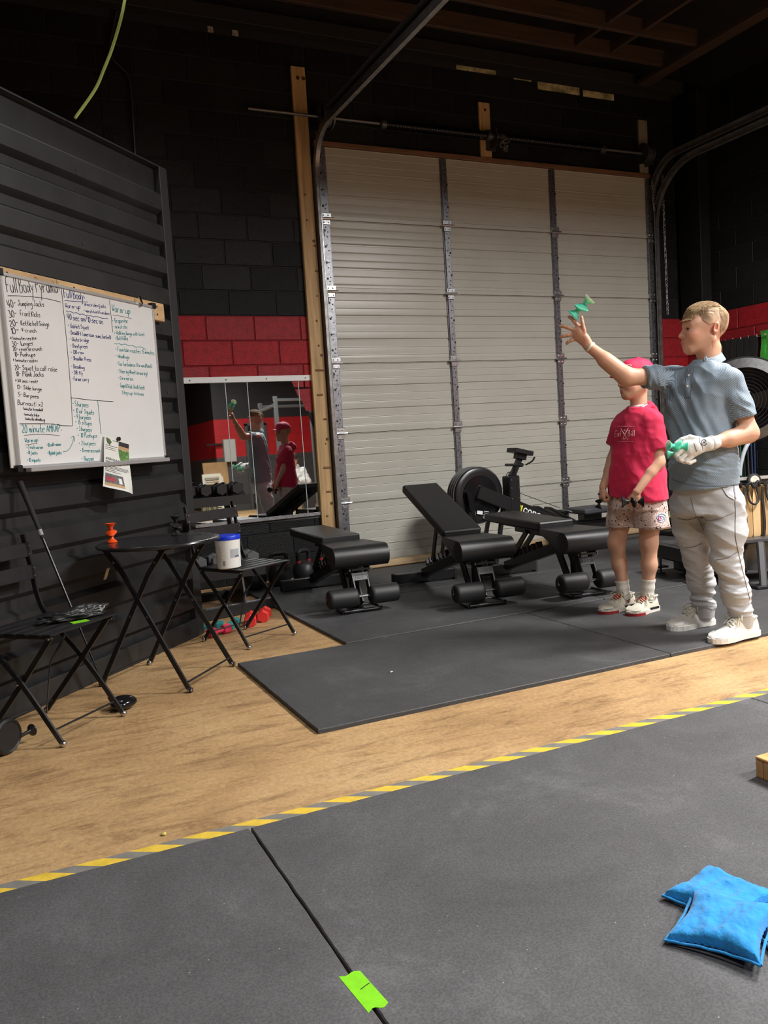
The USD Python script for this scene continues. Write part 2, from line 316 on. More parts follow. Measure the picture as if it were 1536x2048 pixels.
# ---- roof: dark deck, joists, planks ----
struct('ceiling', box(-4.2, 9.2, -10.8, D+.2, 4.95, 5.1), m('roof_deck', (.013, .009, .008), .8, noise=(4, .4)))
rf = thing('roof_joist', None, None, kind='structure')
for y in (5.77, 6.19): part(rf, 'joist', box(-2.0 if y > 6 else 2.9, 6.06, y-.02, y+.02, 4.5, 4.64, .003), PINE_DK)
for y in (4.9, 4.1, 3.3, 2.5, 1.7): part(rf, 'joist', box(-3, 6.6, y-.02, y+.02, 4.66, 4.8, .003), PINE_DK)
part(rf, 'plank', box(6.03, 6.17, 3.0, 6.52, 4.46, 4.5, .003), PINE_DKY)
for x in (5.02, 5.42): part(rf, 'blocking', box(x-.02, x+.02, 5.0, 6.18, 4.53, 4.60, .003), PINE_DKY)
for y in (5.05, 5.22): part(rf, 'cross_piece', box(5.0, 5.6, y-.03, y+.03, 4.61, 4.64, .003), PINE_DK)
part(rf, 'purlin', box(-3, 6.7, 6.58, 6.68, 4.49, 4.60, .004), m('black_timber', (.015, .013, .012), .7))
wp = thing('wall_plate', None, None, kind='structure')
PALE = m('pale_block_gap', (.42, .37, .20), .8, noise=(9, .9), bump=(40, .4))
for x0, x1, z0, z1 in ((4.12, 4.55, 4.475, 4.515), (5.02, 5.52, 4.40, 4.475), (5.56, 5.95, 4.395, 4.46), (4.75, 4.95, 4.46, 4.475)):
    part(wp, 'bare_patch', box(x0, x1, D-.008, D, z0, z1, .002), PALE)
for x, w in ((1.83, .045), (2.03, .05)): part(wp, 'paper_tag', box(x, x+w, D-.012, D-.0075, 4.47, 4.515), m('tag_paper', (.33, .31, .28), .8, noise=(60, .5)))
# unseen lamp housings, their skirts shaped to darken the upper door and walls
for i, (p, w, h, e) in enumerate(UNSEEN_LAMPS):
    q = thing('ceiling_lamp', 'unseen black ceiling lamp housing number %d of the hall, above the picture' % (i+1), 'lamp', p, 0, 'unseen ceiling lamps'); w2, h2_ = w/2+.006, h/2+.006; HB = m('lamp_housing', (.02, .02, .02), .6)
    part(q, 'skirt', cat(box(-w2-.01, w2+.01, -h2_-.01, -h2_, -.045, .05), box(-w2-.01, w2+.01, h2_, h2_+.01, -.045, .05), box(-w2-.01, -w2, -h2_, h2_, -.045, .05), box(w2, w2+.01, -h2_, h2_, -.045, .05)), HB)
    part(q, 'back', box(-w2, w2, -h2_, h2_, .03, .05), HB); part(q, 'hanger', cat(*[cyl((x, 0, .05), (x, 0, 4.95-p[2]), .004, 6) for x in (-w*.4, w*.4)]), HB)
# ---------------- roller door ----------------
DX = [2.7523, 3.9053, 5.1124, 6.2962]; S = .6096; DF = D-.03
DOOR = m('door_panel_paint', (.48, .465, .41), .32, noise=(3, .05)); GALV = m('galvanised', (.27, .27, .29), .38, .85, noise=(35, .3), bump=(50, .05))
HOLE = m('punched_hole', (.01, .01, .012), .6)
dr = structx('door_1')
def sec_profile():
    P = [(0, .013), (.034, .013), (.040, .0)]
    for k in range(1, 9):
        z = S*k/9
        if k % 3 == 0: P += [(z-.012, 0), (z-.008, -.007), (z+.003, -.007), (z+.009, .003), (z+.014, 0)]
        else: P += [(z-.008, 0), (z-.002, -.0022), (z+.003, .0012), (z+.008, 0)]
    return P+[(S-.012, 0), (S-.008, .006), (S-.004, .006), (S-.003, -.01)]
prof = sec_profile()
for k in range(6):
    z0 = k*S; v = []; f = []
    for z, p in prof: v += [(2.70, DF-p, z0+z), (6.35, DF-p, z0+z)]
    for i in range(len(prof)-1): f += [(2*i, 2*i+1, 2*i+3), (2*i, 2*i+3, 2*i+2)]
    back = box(2.70, 6.35, DF+.012, DF+.05, z0+.001, z0+S-.001)
    sp = part(dr, 'door_section', cat(trimesh.Trimesh(v, f, process=False), back), DOOR, 25)
    for c, x in enumerate(DX):
        w = .056 if c in (1, 2) else (.066 if c == 0 else .04); a = x-w/2 if c in (1, 2) else (x-w if c == 0 else x)
        b = cat(box(a, a+w, DF-.024, DF-.004, z0+.012, z0+S-.012, .003), box(a-.006, a, DF-.012, DF+.0, z0+.012, z0+S-.012), box(a+w, a+w+.006, DF-.012, DF, z0+.012, z0+S-.012))
        part(sp, 'stile', b, GALV)
        H = []
        for i, zz in enumerate((.05, .085, .12, .20, .245, .345, .39, .46, .50, .54)): H.append(cyl((a+w*(.42+.12*(i % 3)), DF-.0235, z0+zz), (a+w*(.42+.12*(i % 3)), DF-.0265, z0+zz), .0055, 8))
        for zz in ((.10, .235, .37, .505) if c == 0 else (.16, .36)): H.append(box(a+w*(.12 if c == 0 else .75), a+w*(.12 if c == 0 else .75)+.016, DF-.0255, DF-.02, z0+zz, z0+zz+.017))
        part(sp, 'punched_holes', cat(H), HOLE, False, kind='stuff')
    if k:
        for c, x in enumerate(DX):
            xc = x if c in (1, 2) else (x-.03 if c == 0 else x+.03)
            hz = z0
            part(sp, 'hinge', cat(box(xc-.042, xc+.048, DF-.032, DF-.02, hz+.004, hz+.05, .003), box(xc-.034, xc+.034, DF-.034, DF-.02, hz-.05, hz-.004, .003), cyl((xc-.055, DF-.042, hz), (xc+.06, DF-.042, hz), .011, 10),
                 *[cyl((xc+dx, DF-.03, hz+dz), (xc+dx, DF-.042, hz+dz), .007, 6) for dx in (-.02, .022) for dz in (-.03, .03)]), STEEL)
# tracks: vertical leg, bend, horizontal run
TRK = m('track_steel', (.26, .255, .25), .42, .8, noise=(20, .3))
def track(x, side, R, zt, y0, yend, name):
    pts = [(x, y0, 0), (x, y0, zt-R)] + [(x, y0-R+R*math.cos(t), zt-R+R*math.sin(t)) for t in np.linspace(0, PI/2, 12)[1:]] + [(x, yend, zt)]
    p = np.array(pts); t = np.gradient(p, axis=0); t /= np.linalg.norm(t, axis=1, keepdims=True); nrm = np.cross(t, V(1, 0, 0))
    nrm /= np.linalg.norm(nrm, axis=1, keepdims=True)
    ms = []
    for off, w, h in ((0, .004, .055),): 
        v = np.stack([p+nrm*a*h/2+V(side*.018+b*w/2, 0, 0) for a, b in ((-1, -1), (1, -1), (1, 1), (-1, 1))], 1)
        ms.append(loft(v))
    for a in (-1, 1): ms.append(loft(np.stack([p+nrm*(a*.0275+c*.0025)+V(b, 0, 0) for c, b in ((-1, side*.02), (1, side*.02), (1, -side*.016), (-1, -side*.016))], 1)))
    part(trk, name, cat(ms), TRK, 40)
def loft(rings):
    """closed loops (n,k,3) joined into a tube with end caps"""
    n, k = rings.shape[:2]; v = rings.reshape(-1, 3); f = []
    for i in range(n-1):
        for j in range(k):
            q = (j+1) % k; f += [(i*k+j, i*k+q, i*k+k+q), (i*k+j, i*k+k+q, i*k+k+j)]
    for o in (0, (n-1)*k):
        for j in range(1, k-1): f.append((o, o+j, o+j+1) if o else (o, o+j+1, o+j))
    mm = trimesh.Trimesh(v, f, process=False); mm.fix_normals(); return mm
trk = thing('door_track', None, None, kind='structure')
track(2.655, -1, .34, 3.74, D-.075, 1.5, 'left_track'); track(6.352, 1, .34, 3.80, D-.075, 1.5, 'right_track'); track(6.365, 1, .56, 3.715, D-.085, 1.5, 'right_lower_track')
part(trk, 'hanger_angle', cat(box(2.655, 2.66, 1.5, 6.3, 3.72, 3.80), box(2.60, 2.66, 1.5, 6.3, 3.797, 3.802)), m('hanger_dark', (.03, .03, .03), .6))
part(trk, 'left_jamb_angle', cat(box(2.632, 2.64, D-.075, D-.01, 0, 3.5), box(2.632, 2.68, D-.02, D-.012, 0, 3.5)), m('jamb_brown', (.12, .095, .085), .5, .3, noise=(12, .3)))
part(trk, 'right_jamb_angle', cat(box(6.372, 6.38, D-.075, D-.01, 0, 3.3), box(6.345, 6.38, D-.02, D-.012, 0, 3.3)), GALV)
for z in (.55, 1.05, 1.7, 2.35, 2.9):
    part(trk, 'track_bracket', cat(box(2.648, 2.70, D-.06, D-.012, z, z+.05, .003), cyl((2.67, D-.06, z+.025), (2.67, D-.075, z+.025), .009, 6)), DKSTEEL)
    part(trk, 'track_bracket', box(6.34, 6.385, D-.06, D-.012, z, z+.05, .003), DKSTEEL)
part(trk, 'lift_cable', cat(tube([(2.66, D-.10, .1), (2.662, D-.11, 3.75)], .0025, 5), tube([(6.38, D-.10, .1), (6.38, D-.11, 3.75)], .0025, 5)), CHROME)
# torsion shaft, springs, drums
ts = thing('torsion_spring_shaft', None, None, kind='structure'); ys = D-.11; zs = 3.868
part(ts, 'shaft', cyl((2.085, ys, zs), (6.33, ys, zs), .0125, 12), m('shaft_steel', (.30, .30, .30), .4, .8))
OIL = m('oiled_spring', (.03, .03, .035), .35, .8)
for x0, x1 in ((3.30, 4.36), (4.52, 5.68)):
    n = int((x1-x0)/.024); t = np.linspace(0, n*2*PI, n*10)
    part(ts, 'spring', tube(np.c_[x0+(x1-x0)*t/t[-1], ys+.036*np.cos(t), zs+.036*np.sin(t)], .0055, 5), OIL, True)
for x in (3.29, 4.37, 4.51, 5.69): part(ts, 'spring_cone', cyl((x-.03, ys, zs), (x+.03, ys, zs), .042, 16, ch=.01), DKSTEEL)
for x in (2.76, 6.24): part(ts, 'cable_drum', lathe_x(x, [(.02, -.05), (.10, -.05), (.10, -.04), (.08, -.035), (.08, .03), (.10, .035), (.10, .05), (.02, .05)], ys, zs) if False else xf(lathe([(0, -.05), (.10, -.05), (.10, -.04), (.08, -.035), (.08, .03), (.10, .035), (.10, .05), (0, .05)], 24), mat4((0, 1, 0), (0, 0, 1), (1, 0, 0), (x, ys, zs))), DKSTEEL)
part(ts, 'centre_bracket', cat(box(4.425, 4.435, D-.16, D-.04, 3.78, 3.93, .003), box(4.38, 4.48, D-.05, D-.04, 3.76, 3.95, .003)), DKSTEEL)
t = np.linspace(0, 9*PI, 90); part(ts, 'tie_rope', tube(np.c_[4.50+.03*np.sin(t*1.3)+.02*np.sin(t*.37), ys-.05+.02*np.cos(t*1.1), 3.74+.13*(t/t[-1])+.03*np.sin(t*.9)], .006, 5), m('rope_grey', (.12, .11, .10), .9), True)
for x in (2.69, 6.30): part(ts, 'bearing_plate', box(x-.004, x+.004, D-.17, D-.04, 3.76, 3.95, .002), DKSTEEL)
# hoist chain: every link
hc = thing('hoist_chain', 'thin steel hoist chain hanging beside the right door track', 'chain')
lk = []; th = np.linspace(0, 2*PI, 10, endpoint=False)
for strand, (x, y, z0, z1) in enumerate(((6.41, 6.60, 2.25, 3.66), (6.29, 6.62, 3.3, 3.6))):
    n = int((z1-z0)/.030)
    for i in range(n):
        c, s = np.cos(th), np.sin(th); a = np.c_[.010*c, 0*c, .020*s] if i % 2 else np.c_[0*c, .010*c, .020*s]
        lk.append(tube(a+V(x-.012*i/n, y, z0+(i+.5)*.030), .0035, 4, closed=True))
part(hc, 'links', cat(lk), STEEL, True, kind='stuff')
# timber round the opening
t1 = structx('trim_1'); part(t1, 'post', box(2.50, 2.625, D-.045, D-.009, 0, 4.285, .004), PINE_V)
part(t1, 'lag_bolt', cat(*[cyl((2.60, D-.045, z), (2.60, D-.053, z), .012, 6) for z in (.62, 1.18, 1.90, 2.86)], *[cyl((x, D-.045, 4.19), (x, D-.05, 4.19), .016, 6) for x in (2.555, 2.605)]), m('rusty_bolt', (.10, .06, .035), .6, .5))
part(t1, 'knots', cat(*[cyl((2.53+.10*rng.random(), D-.044, z), (2.53+.10*rng.random(), D-.0455, z+.002), .009, 8) for z in np.arange(.3, 3.4, .21)]), m('pine_knot', (.20, .10, .04), .6), kind='stuff')
t2 = structx('trim_2'); part(t2, 'short_post', box(4.325, 4.445, D-.035, D-.009, 3.70, 4.20, .004), PINE_V); part(t2, 'bolt', cat(*[cyl((4.39, D-.035, z), (4.39, D-.042, z), .013, 6) for z in (4.13, 3.78)]), looks['rusty_bolt'])
t3 = structx('trim_3'); part(t3, 'short_post', box(6.235, 6.35, D-.035, D-.009, 3.70, 4.235, .004), m('pine_grey', (.26, .22, .17), .7, noise=(6, .3), stretch=(5, 5, .4)))
struct('trim_4', box(2.66, 6.36, D-.05, D-.005, 3.658, 3.70, .004), m('lintel_wood', (.20, .10, .055), .6, noise=(5, .35), stretch=(.5, 5, 5)))
struct('trim_5', box(2.70, 6.5, 6.60, 6.70, MT, MT+.055, .005), wood('plank_floor', (.46, .33, .19), (.35, 5, 5)))
struct('trim_6', box(1.30, 2.50, D-.012, D-.007, .50, .535), m('grey_ledge', (.09, .09, .085), .5))
# ---------------- mirror ----------------
mr = thing('wall_mirror', 'frameless wall mirror in butted panes under a white strip, left of the roller door', 'mirror')
MIR = m('mirror_silver', (.56, .58, .58), .015, 1.); EDGE = m('mirror_edge', (.55, .58, .56), .25)
seams = [.98, 1.742, 1.930, 2.385, 2.512]; rots = [-.05, -.10, .12, .12]; MTH, MPH = math.radians(2.0), math.radians(-.8)
MRM = rotm(MTH, (0, 0, 1), (2.512, D-.012, 0))@rotm(MPH, (1, 0, 0), (0, D-.014, .6))
for i in range(4):
    a, b = seams[i]+.0015, seams[i+1]-.0015
    q = rot(box(a, b, D-.016, D-.012, .545, 1.69), math.radians(rots[i]), (0, 0, 1), ((a+b)/2, D-.014, 0)); part(mr, 'mirror_pane', xf(q, MRM), MIR, False)
for x in seams[1:4]: part(mr, 'pane_edge', xf(box(x-.003, x+.003, D-.019, D-.0175, .545, 1.69), MRM), EDGE)
part(mr, 'top_strip', xf(box(.98, 2.512, D-.026, D-.009, 1.688, 1.737, .003), MRM), WHITE)
part(mr, 'strip_screw', xf(cat(*[cyl((x, D-.026, 1.712), (x, D-.029, 1.712), .006, 8) for x in (1.45, 1.75, 2.1, 2.45)]), MRM), DKSTEEL)
part(mr, 'bottom_channel', xf(box(.98, 2.512, D-.028, D-.009, .520, .550, .003), MRM), STEEL)
# ---------------- corrugated partition ----------------
PX, PY, PRZ = 1.017, 5.087, -134.2
BLKW = m('black_sheet', (.021, .0212, .022), .45, noise=(5, .3), bump=(14, .05))
wl = thing('wall_left', None, None, (PX, PY, 0), PRZ, kind='structure')
P = [(2.828, 0)]; z0 = 2.675
while z0 > .15:
    P += [(z0+.014, -.036), (z0-.012, 0), (z0-.098, 0), (z0-.124, -.036)]; z0 -= .1845
P = [(2.828, -.036)]+P[1:]+[(0, P[-1][1])]
v, f = [], []
for z, y in P: v += [(0, y, z), (3.6, y, z)]
for i in range(len(P)-1): f += [(2*i, 2*i+2, 2*i+3), (2*i, 2*i+3, 2*i+1)]
sh = trimesh.Trimesh(v, f, process=False)
part(wl, 'corrugated_sheet', cat(sh, box(0, 3.6, -.08, -.045, 0, 2.82)), BLKW, False)
part(wl, 'edge_post', box(-.075, .004, -.085, .006, 0, 2.83, .004), m('black_flashing', (.028, .028, .030), .45))
part(wl, 'top_cap', box(-.07, 3.6, -.085, .004, 2.826, 2.834), looks['black_flashing'])
part(wl, 'base_rail', box(0, 3.6, -.03, .012, 0, .11, .004), BLKW)
part(wl, 'sheet_screw', cat(*[cyl((x, 0, z), (x, .004, z), .006, 6) for x in (.10, .75, 1.4) for z in np.arange(.39, 2.7, .369)]), DKSTEEL)
def ploc(x, y, z): a = math.radians(PRZ); return (PX+x*math.cos(a)-y*math.sin(a), PY+x*math.sin(a)+y*math.cos(a), z)
pk = thing('wooden_plank', 'long bare pine plank fixed across the black corrugated wall behind the whiteboard', 'plank', (PX, PY, 0), PRZ)
part(pk, 'board', box(.127, 2.1, .001, .04, 1.905, 2.008, .003), m('pine_plank', (.55, .36, .18), .6, noise=(5, .3), bump=(40, .1), obj=True, stretch=(.6, 5, 6)))
part(pk, 'screw', cat(*[cyl((x, .04, z), (x, .042, z), .006, 8) for x in (.2, .9, 1.34) for z in (1.94, 1.985)]), DKSTEEL)
# ---------------- whiteboard ----------------
wbd = thing('whiteboard', 'large whiteboard covered in handwritten workouts, on the black corrugated wall', 'whiteboard', (PX, PY, 0), PRZ)
BA = 1.41; bx0, bx1, bz0, bz1 = BA-1.140, BA-.0, 1.112, 1.976; yb = .062
ALU = m('board_frame', (.62, .62, .62), .35, .6)
part(wbd, 'panel', box(bx0+.008, bx1-.008, .04, yb-.001, bz0+.008, bz1-.008), m('board_white', (.74, .74, .735), .16, noise=(3, .03)))
part(wbd, 'backing_board', box(bx0+.02, bx1+.03, .0405, .05, bz0+.004, bz1-.002, .002), m('board_back', (.60, .60, .58), .4))
part(wbd, 'frame', cat(box(bx0, bx0+.012, .04, yb+.006, bz0, bz1, .002), box(bx1-.012, bx1, .04, yb+.006, bz0, bz1, .002), box(bx0, bx1, .04, yb+.006, bz0, bz0+.012, .002), box(bx0, bx1, .04, yb+.006, bz1-.014, bz1, .002)), ALU)
part(wbd, 'tray', box(bx0+.01, bx1-.04, yb, yb+.035, bz0-.018, bz0+.004, .003), ALU)
for x, z in ((bx0, bz0), (bx1, bz0), (bx0, bz1), (bx1, bz1)): part(wbd, 'corner_cap', box(x-.016, x+.016, .038, yb+.012, z-.016, z+.016, .003), BLK)
part(wbd, 'hook', tube([(bx0+.13, yb+.006, bz1-.02), (bx0+.13, yb+.02, bz1-.005), (bx0+.13, yb+.006, bz1+.035)], .006, 6), CHROME)
GL = {}
for ln in '''A 03 29 43/15 35|B 03 09/09 39 37 06/06 46 44 33 03|C 48 29 07 05 14 23 44|D 03 09/09 29 47 45 23 03|F 03 09 49/06 36|G 48 29 07 05 13 43 46 26|J 19 49/39 34 23 04|K 03 09/49 06 43|M 03 09 25 49 43|P 03 09/09 39 48 46 06|R 03 09/09 39 47 06/26 43|S 48 29 08 17 36 45 33 04|T 09 49/29 23|V 09 23 49|W 09 13 26 33 49|U 09 04 13 33 44 49
a 46 16 05 04 13 33 45/46 43|b 09 03/05 26 45 34 13 03|c 46 16 05 04 13 43|d 45 16 05 04 13 34 45/49 43|e 05 45 46 16 05 04 13 43|f 38 29 18 13/06 36|g 46 16 05 14 44/46 42 30 10 01|h 09 03/05 16 36 45 43|i 16 13/17 18|j 26 21 10 01/27 28|k 09 03/46 05 43|l 19 13|m 06 03/05 16 25 23/25 36 45 43|n 06 03/05 16 36 45 43|o 26 06 04 23 43 46 26|p 06 00/05 26 46 44 23 04|q 46 16 05 14 44/46 40 51|r 06 03/05 16 36|s 46 16 05 35 44 33 03|t 29 23 43/06 46|u 06 04 13 33 45/46 43|v 06 23 46|w 06 13 25 33 46|x 06 43/46 03|y 06 24/46 23 10 00|z 06 46 03 43
0 29 07 05 13 33 45 47 29|1 17 29 23|2 08 29 38 47 03 43|3 09 39 26 46 44 33 03|4 09 05 45/39 33|5 49 09 06 36 45 44 33 03|- 06 36|* 06 36/18 24/14 28|: 14 15/17 18|. 13 14|/ 03 49|( 29 17 15 23|) 09 27 25 03|& 43 18 29 38 04 13 34 46|, 13 02|• 16 26 25 15 16'''.replace('\n', '|').split('|'):
    GL[ln[0]] = [[(int(q[0])/6, (int(q[1])-3)/6) for q in s.split()] for s in ln[2:].split('/')]
def chaikin(p, n=2):
    p = np.asarray(p, float)
    for _ in range(n):
        if len(p) < 3: return p
        q = [p[0]]
        for a, b in zip(p[:-1], p[1:]): q += [a*.75+b*.25, a*.25+b*.75]
        p = np.array(q[:1]+q[1:]+[p[-1]])
    return p
def handwriting(text, x0, z0, x1, z1, cap, M, w, seed=0):
    r = np.random.default_rng(seed); adv = []; x = 0
    for ch in text:
        adv.append(x); x += .42 if ch == ' ' else (.42 if ch in 'il1:.,|\'' else .92)
    L = math.hypot(x1-x0, z1-z0); sx = L/max(x-.2, .5); d = V((x1-x0)/L, (z1-z0)/L); n = V(-d[1], d[0]); out = []
    for ch, a in zip(text, adv):
        for s in GL.get(ch, []):
            p = chaikin(s)+r.normal(0, .012, (1, 2)); jy = r.normal(0, .02)
            q = V(x0, z0)+np.outer((a+p[:, 0]+.12*p[:, 1])*sx, d)+np.outer((p[:, 1]+jy)*cap, n); out.append(ribbon(q, w, M))
    return out
INK = {'k': m('ink_black', (.012, .012, .015), .4), 'b': m('ink_navy', (.02, .03, .17), .4), 't': m('ink_teal', (.015, .24, .26), .4), 'g': m('ink_grey', (.16, .17, .18), .4)}
INKN = {'k': 'black_writing', 'b': 'blue_writing', 't': 'teal_writing', 'g': 'grey_lines'}
TXT= [('k', 'Full Body Pyramid:', 37, 1892, 377, 1938, 60), ('k', '40-', 34, 1823, 87, 1836, 31), ('k', 'Jumping Jacks', 96, 1841, 262, 1859, 23), ('k', '30-', 34, 1781, 86, 1793, 28), ('k', 'Front Kicks', 103, 1798, 228, 1807, 22), ('k', '20-', 34, 1741, 88, 1753, 26), ('k', 'Kettle bell Swings', 101, 1755, 283, 1770, 20), ('k', '10-', 36, 1709, 89, 1720, 26), ('k', 'V-crunch', 102, 1725, 193, 1731, 18), ('k', '*1 minute rest**', 28, 1684, 192, 1697, 14), ('k', '30- lunges', 35, 1656, 164, 1671, 20), ('k', '20- reverse crunch', 37, 1635, 220, 1652, 17), ('k', '10- Push ups', 43, 1612, 172, 1621, 18), ('k', '*1 minute rest**', 31, 1589, 185, 1594, 13), ('k', '20- Squat to calf raise', 36, 1552, 307, 1561, 21), ('k', '10- Plank Jacks', 41, 1524, 213, 1531, 21), ('k', '*30 sec rest*', 32, 1499, 174, 1500, 12), ('k', '10- Side lunge', 37, 1469, 191, 1464, 17), ('k', '5- Burpees', 41, 1436, 167, 1428, 17), ('k', 'Burnout: x2', 33, 1398, 190, 1391, 20), ('k', '1 minute treadmill', 62, 1375, 185, 1370, 12), ('k', '1 minute bike', 64, 1350, 159, 1345, 12), ('k', '1 minute deadbug', 68, 1330, 193, 1324, 12), ('t', '20 minute AMRAP:', 42, 1272, 297, 1275, 34), ('t', 'Warm up:', 54, 1227, 140, 1231, 19), ('t', '•3 inch worms', 60, 1199, 163, 1196, 15), ('t', '•10 jacks', 58, 1176, 124, 1172, 14), ('t', '•10 squats', 57, 1142, 138, 1138, 15), ('t', '•10 calf raises', 189, 1206, 285, 1208, 15), ('t', '•10 plank jacks', 189, 1169, 283, 1167, 15), ('b', 'Full Body:', 405, 1921, 557, 1930, 38), ('b', 'Warm-up', 408, 1872, 516, 1880, 21), ('b', '- Arm circles/jacks', 535, 1900, 717, 1911, 16), ('b', '- march twist/run down', 541, 1869, 741, 1878, 15), ('b', '40 sec on/10 sec on', 414, 1818, 682, 1824, 26), ('b', '- Goblet Squat', 413, 1778, 567, 1785, 19), ('b', '- Deadlift (american, sumo, barbell)', 414, 1747, 741, 1752, 18), ('b', '- Glute bridge', 415, 1715, 558, 1721, 17), ('b', '- Chest press', 415, 1682, 543, 1689, 18), ('b', '- DB row', 416, 1651, 511, 1658, 17), ('b', '- Shoulder Press', 415, 1623, 561, 1625, 18), ('b', '- Deadbug', 407, 1583, 506, 1583, 17), ('b', '- DB fly', 408, 1554, 489, 1554, 16), ('b', '- Farmer carry', 406, 1522, 530, 1525, 18), ('t', 'Warm-up', 768, 1898, 922, 1903, 35), ('t', '• Grapevine', 763, 1841, 893, 1855, 23), ('t', '• Arm circles', 767, 1812, 885, 1823, 18), ('t', '• Walking lunge with twist', 769, 1781, 1036, 1797, 18), ('t', '• Butt kicks', 771, 1753, 882, 1761, 18), ('t', '- Fountain reaches  15 minutes', 763, 1694, 1114, 1701, 21), ('t', '- deadbugs', 764, 1661, 880, 1660, 19), ('t', '- Toe Toe balance (forward/back)', 764, 1618, 1086, 1625, 19), ('t', '- Steering Wheel (on one leg)', 767, 1581, 1035, 1580, 19), ('t', '- Core series', 765, 1545, 896, 1546, 17), ('t', '- Jump & Stick (both feet)', 763, 1505, 996, 1499, 20), ('t', 'Step up to knee', 788, 1469, 982, 1466, 17), ('t', '• 5 burpees', 393, 1400, 508, 1394, 22), ('t', '• 10 air Squats', 393, 1367, 547, 1357, 22), ('t', '• 4 burpees', 397, 1339, 518, 1332, 20), ('t', '• 15 situps', 400, 1312, 521, 1303, 20), ('t', '• 3 burpees', 406, 1279, 517, 1271, 20), ('t', '• 10 Pushups', 409, 1247, 552, 1241, 20), ('t', '• 2 burpees', 411, 1208, 536, 1202, 20), ('t', '• 15 reverse crunch', 418, 1173, 566, 1166, 18), ('t', '• 1 burpee', 420, 1130, 512, 1125, 22)]
LNS= [('k', [(37, 1877), (119, 1888), (269, 1900), (379, 1895)]), ('k', [(32, 1312), (256, 1312), (295, 1303), (378, 1301)]), ('g', [(51, 1260), (122, 1264), (209, 1262), (281, 1256)]), ('g', [(56, 1217), (130, 1223)]), ('t', [(294, 1178), (323, 1179), (352, 1199), (371, 1225), (383, 1253)]), ('t', [(358, 1245), (383, 1253), (384, 1225)]), ('b', [(406, 1906), (578, 1922)]), ('b', [(409, 1858), (424, 1853), (440, 1860), (462, 1852), (484, 1860), (504, 1851), (531, 1859), (552, 1850), (586, 1859), (606, 1851), (630, 1859), (674, 1853), (727, 1858)]), ('k', [(391, 1963), (394, 1673), (389, 1438), (378, 1301)]), ('k', [(753, 1958), (756, 1792)]), ('g', [(768, 1881), (844, 1884), (931, 1881)]), ('t', [(762, 1734), (780, 1730), (799, 1737), (822, 1729), (854, 1740), (884, 1729), (917, 1738), (947, 1727), (988, 1736), (1039, 1723)]), ('k', [(384, 1438), (579, 1428), (710, 1428)]), ('t', [(584, 1428), (587, 1260)])]
MB = mat4((-1, 0, 0), (0, 0, 1), (0, 1, 0), (BA, yb, 0)); acc = {k: [] for k in INK}
for i, (c, t, x0, z0, x1, z1, cp) in enumerate(TXT): acc[c] += handwriting(t, x0/1e3, z0/1e3, x1/1e3, z1/1e3, cp/1e3*1.1, MB, .0027 if cp > 24 else .0021, i)
for c, L in LNS: acc[c].append(ribbon(chaikin(np.array(L)/1e3), .0024, MB))
for k in acc: part(wbd, INKN[k], cat(acc[k]), INK[k], False)
# ---------------- flyer on the board ----------------
fl = thing('flyer', 'printed white flyer pinned to the lower edge of the whiteboard', 'flyer', (PX, PY, 0), PRZ)
FC = [V(.812, 1.253), V(.612, 1.212), V(.888, .994), V(.667, .935)]
def fmap(u, v, k=0.):                          # u to the right, v down, 0..1
    p = (FC[0]*(1-u)+FC[1]*u)*(1-v)+(FC[2]*(1-u)+FC[3]*u)*v
    return V(p[0], yb+.012+.028*v*v+.014*math.sin(PI*u)*v+.010*math.sin(u*5+v*4)*v+k, p[1])
def patch(poly, k=.0006):
    x0, y0, x1, y1 = poly.bounds; ms = []
    for a in np.arange(math.floor(x0*10)/10, x1, .1):
        for b in np.arange(math.floor(y0*10)/10, y1, .1):
            q = poly.intersection(sbox(a, b, a+.1, b+.1))
            for g in getattr(q, 'geoms', [q]):
                if g.geom_type == 'Polygon' and g.area > 1e-6:
                    vv, ff = trimesh.creation.triangulate_polygon(g, engine='earcut'); ms.append(trimesh.Trimesh([fmap(p[0], p[1], k) for p in vv], ff, process=False))
    return cat(ms)
part(fl, 'sheet', patch(sbox(0, 0, 1, 1), 0), m('flyer_paper', (.72, .72, .68), .7), True)
GR = m('print_green', (.10, .22, .05), .6, noise=(120, .5)); DKP = m('print_dark', (.03, .03, .03), .6); TANP = m('print_tan', (.50, .32, .16), .6); REDP = m('print_red', (.40, .05, .07), .6, noise=(150, .6)); GRYP = m('print_grey', (.13, .13, .13), .6, noise=(160, .8))
ell = Point(.97, .17).buffer(.42).intersection(sbox(.55, .05, .985, .45)); ell = Polygon([(x, y*.95) for x, y in ell.exterior.coords])
part(fl, 'picture_green', patch(ell.intersection(sbox(.5, .2, 1, .5))), GR, True); part(fl, 'picture_dark', patch(ell.intersection(sbox(.5, 0, 1, .13))), DKP, True); part(fl, 'picture_tan', patch(ell.intersection(sbox(.5, .13, 1, .2))), TANP, True)
part(fl, 'picture_balls', cat(*[patch(Point(x, y).buffer(.016), .001) for x, y in ((.73, .2), (.83, .2), (.90, .30))]), WHITE, True)
part(fl, 'emblem', patch(Polygon([(.06, .03), (.2, .05), (.28, .1), (.2, .17), (.1, .13)])), m('print_olive', (.09, .12, .05), .6), True)
low = sbox(.06, .72, .66, .96).union(Point(.6, .78).buffer(.06))
part(fl, 'photo_grey', patch(sbox(.06, .72, .66, .90).buffer(-.001)), GRYP, True); part(fl, 'photo_red', patch(sbox(.10, .78, .40, .86), .001), REDP, True); part(fl, 'photo_white', patch(sbox(.5, .77, .6, .88), .001), WHITE, True); part(fl, 'photo_floor', patch(sbox(.06, .90, .66, .955)), TANP, True)
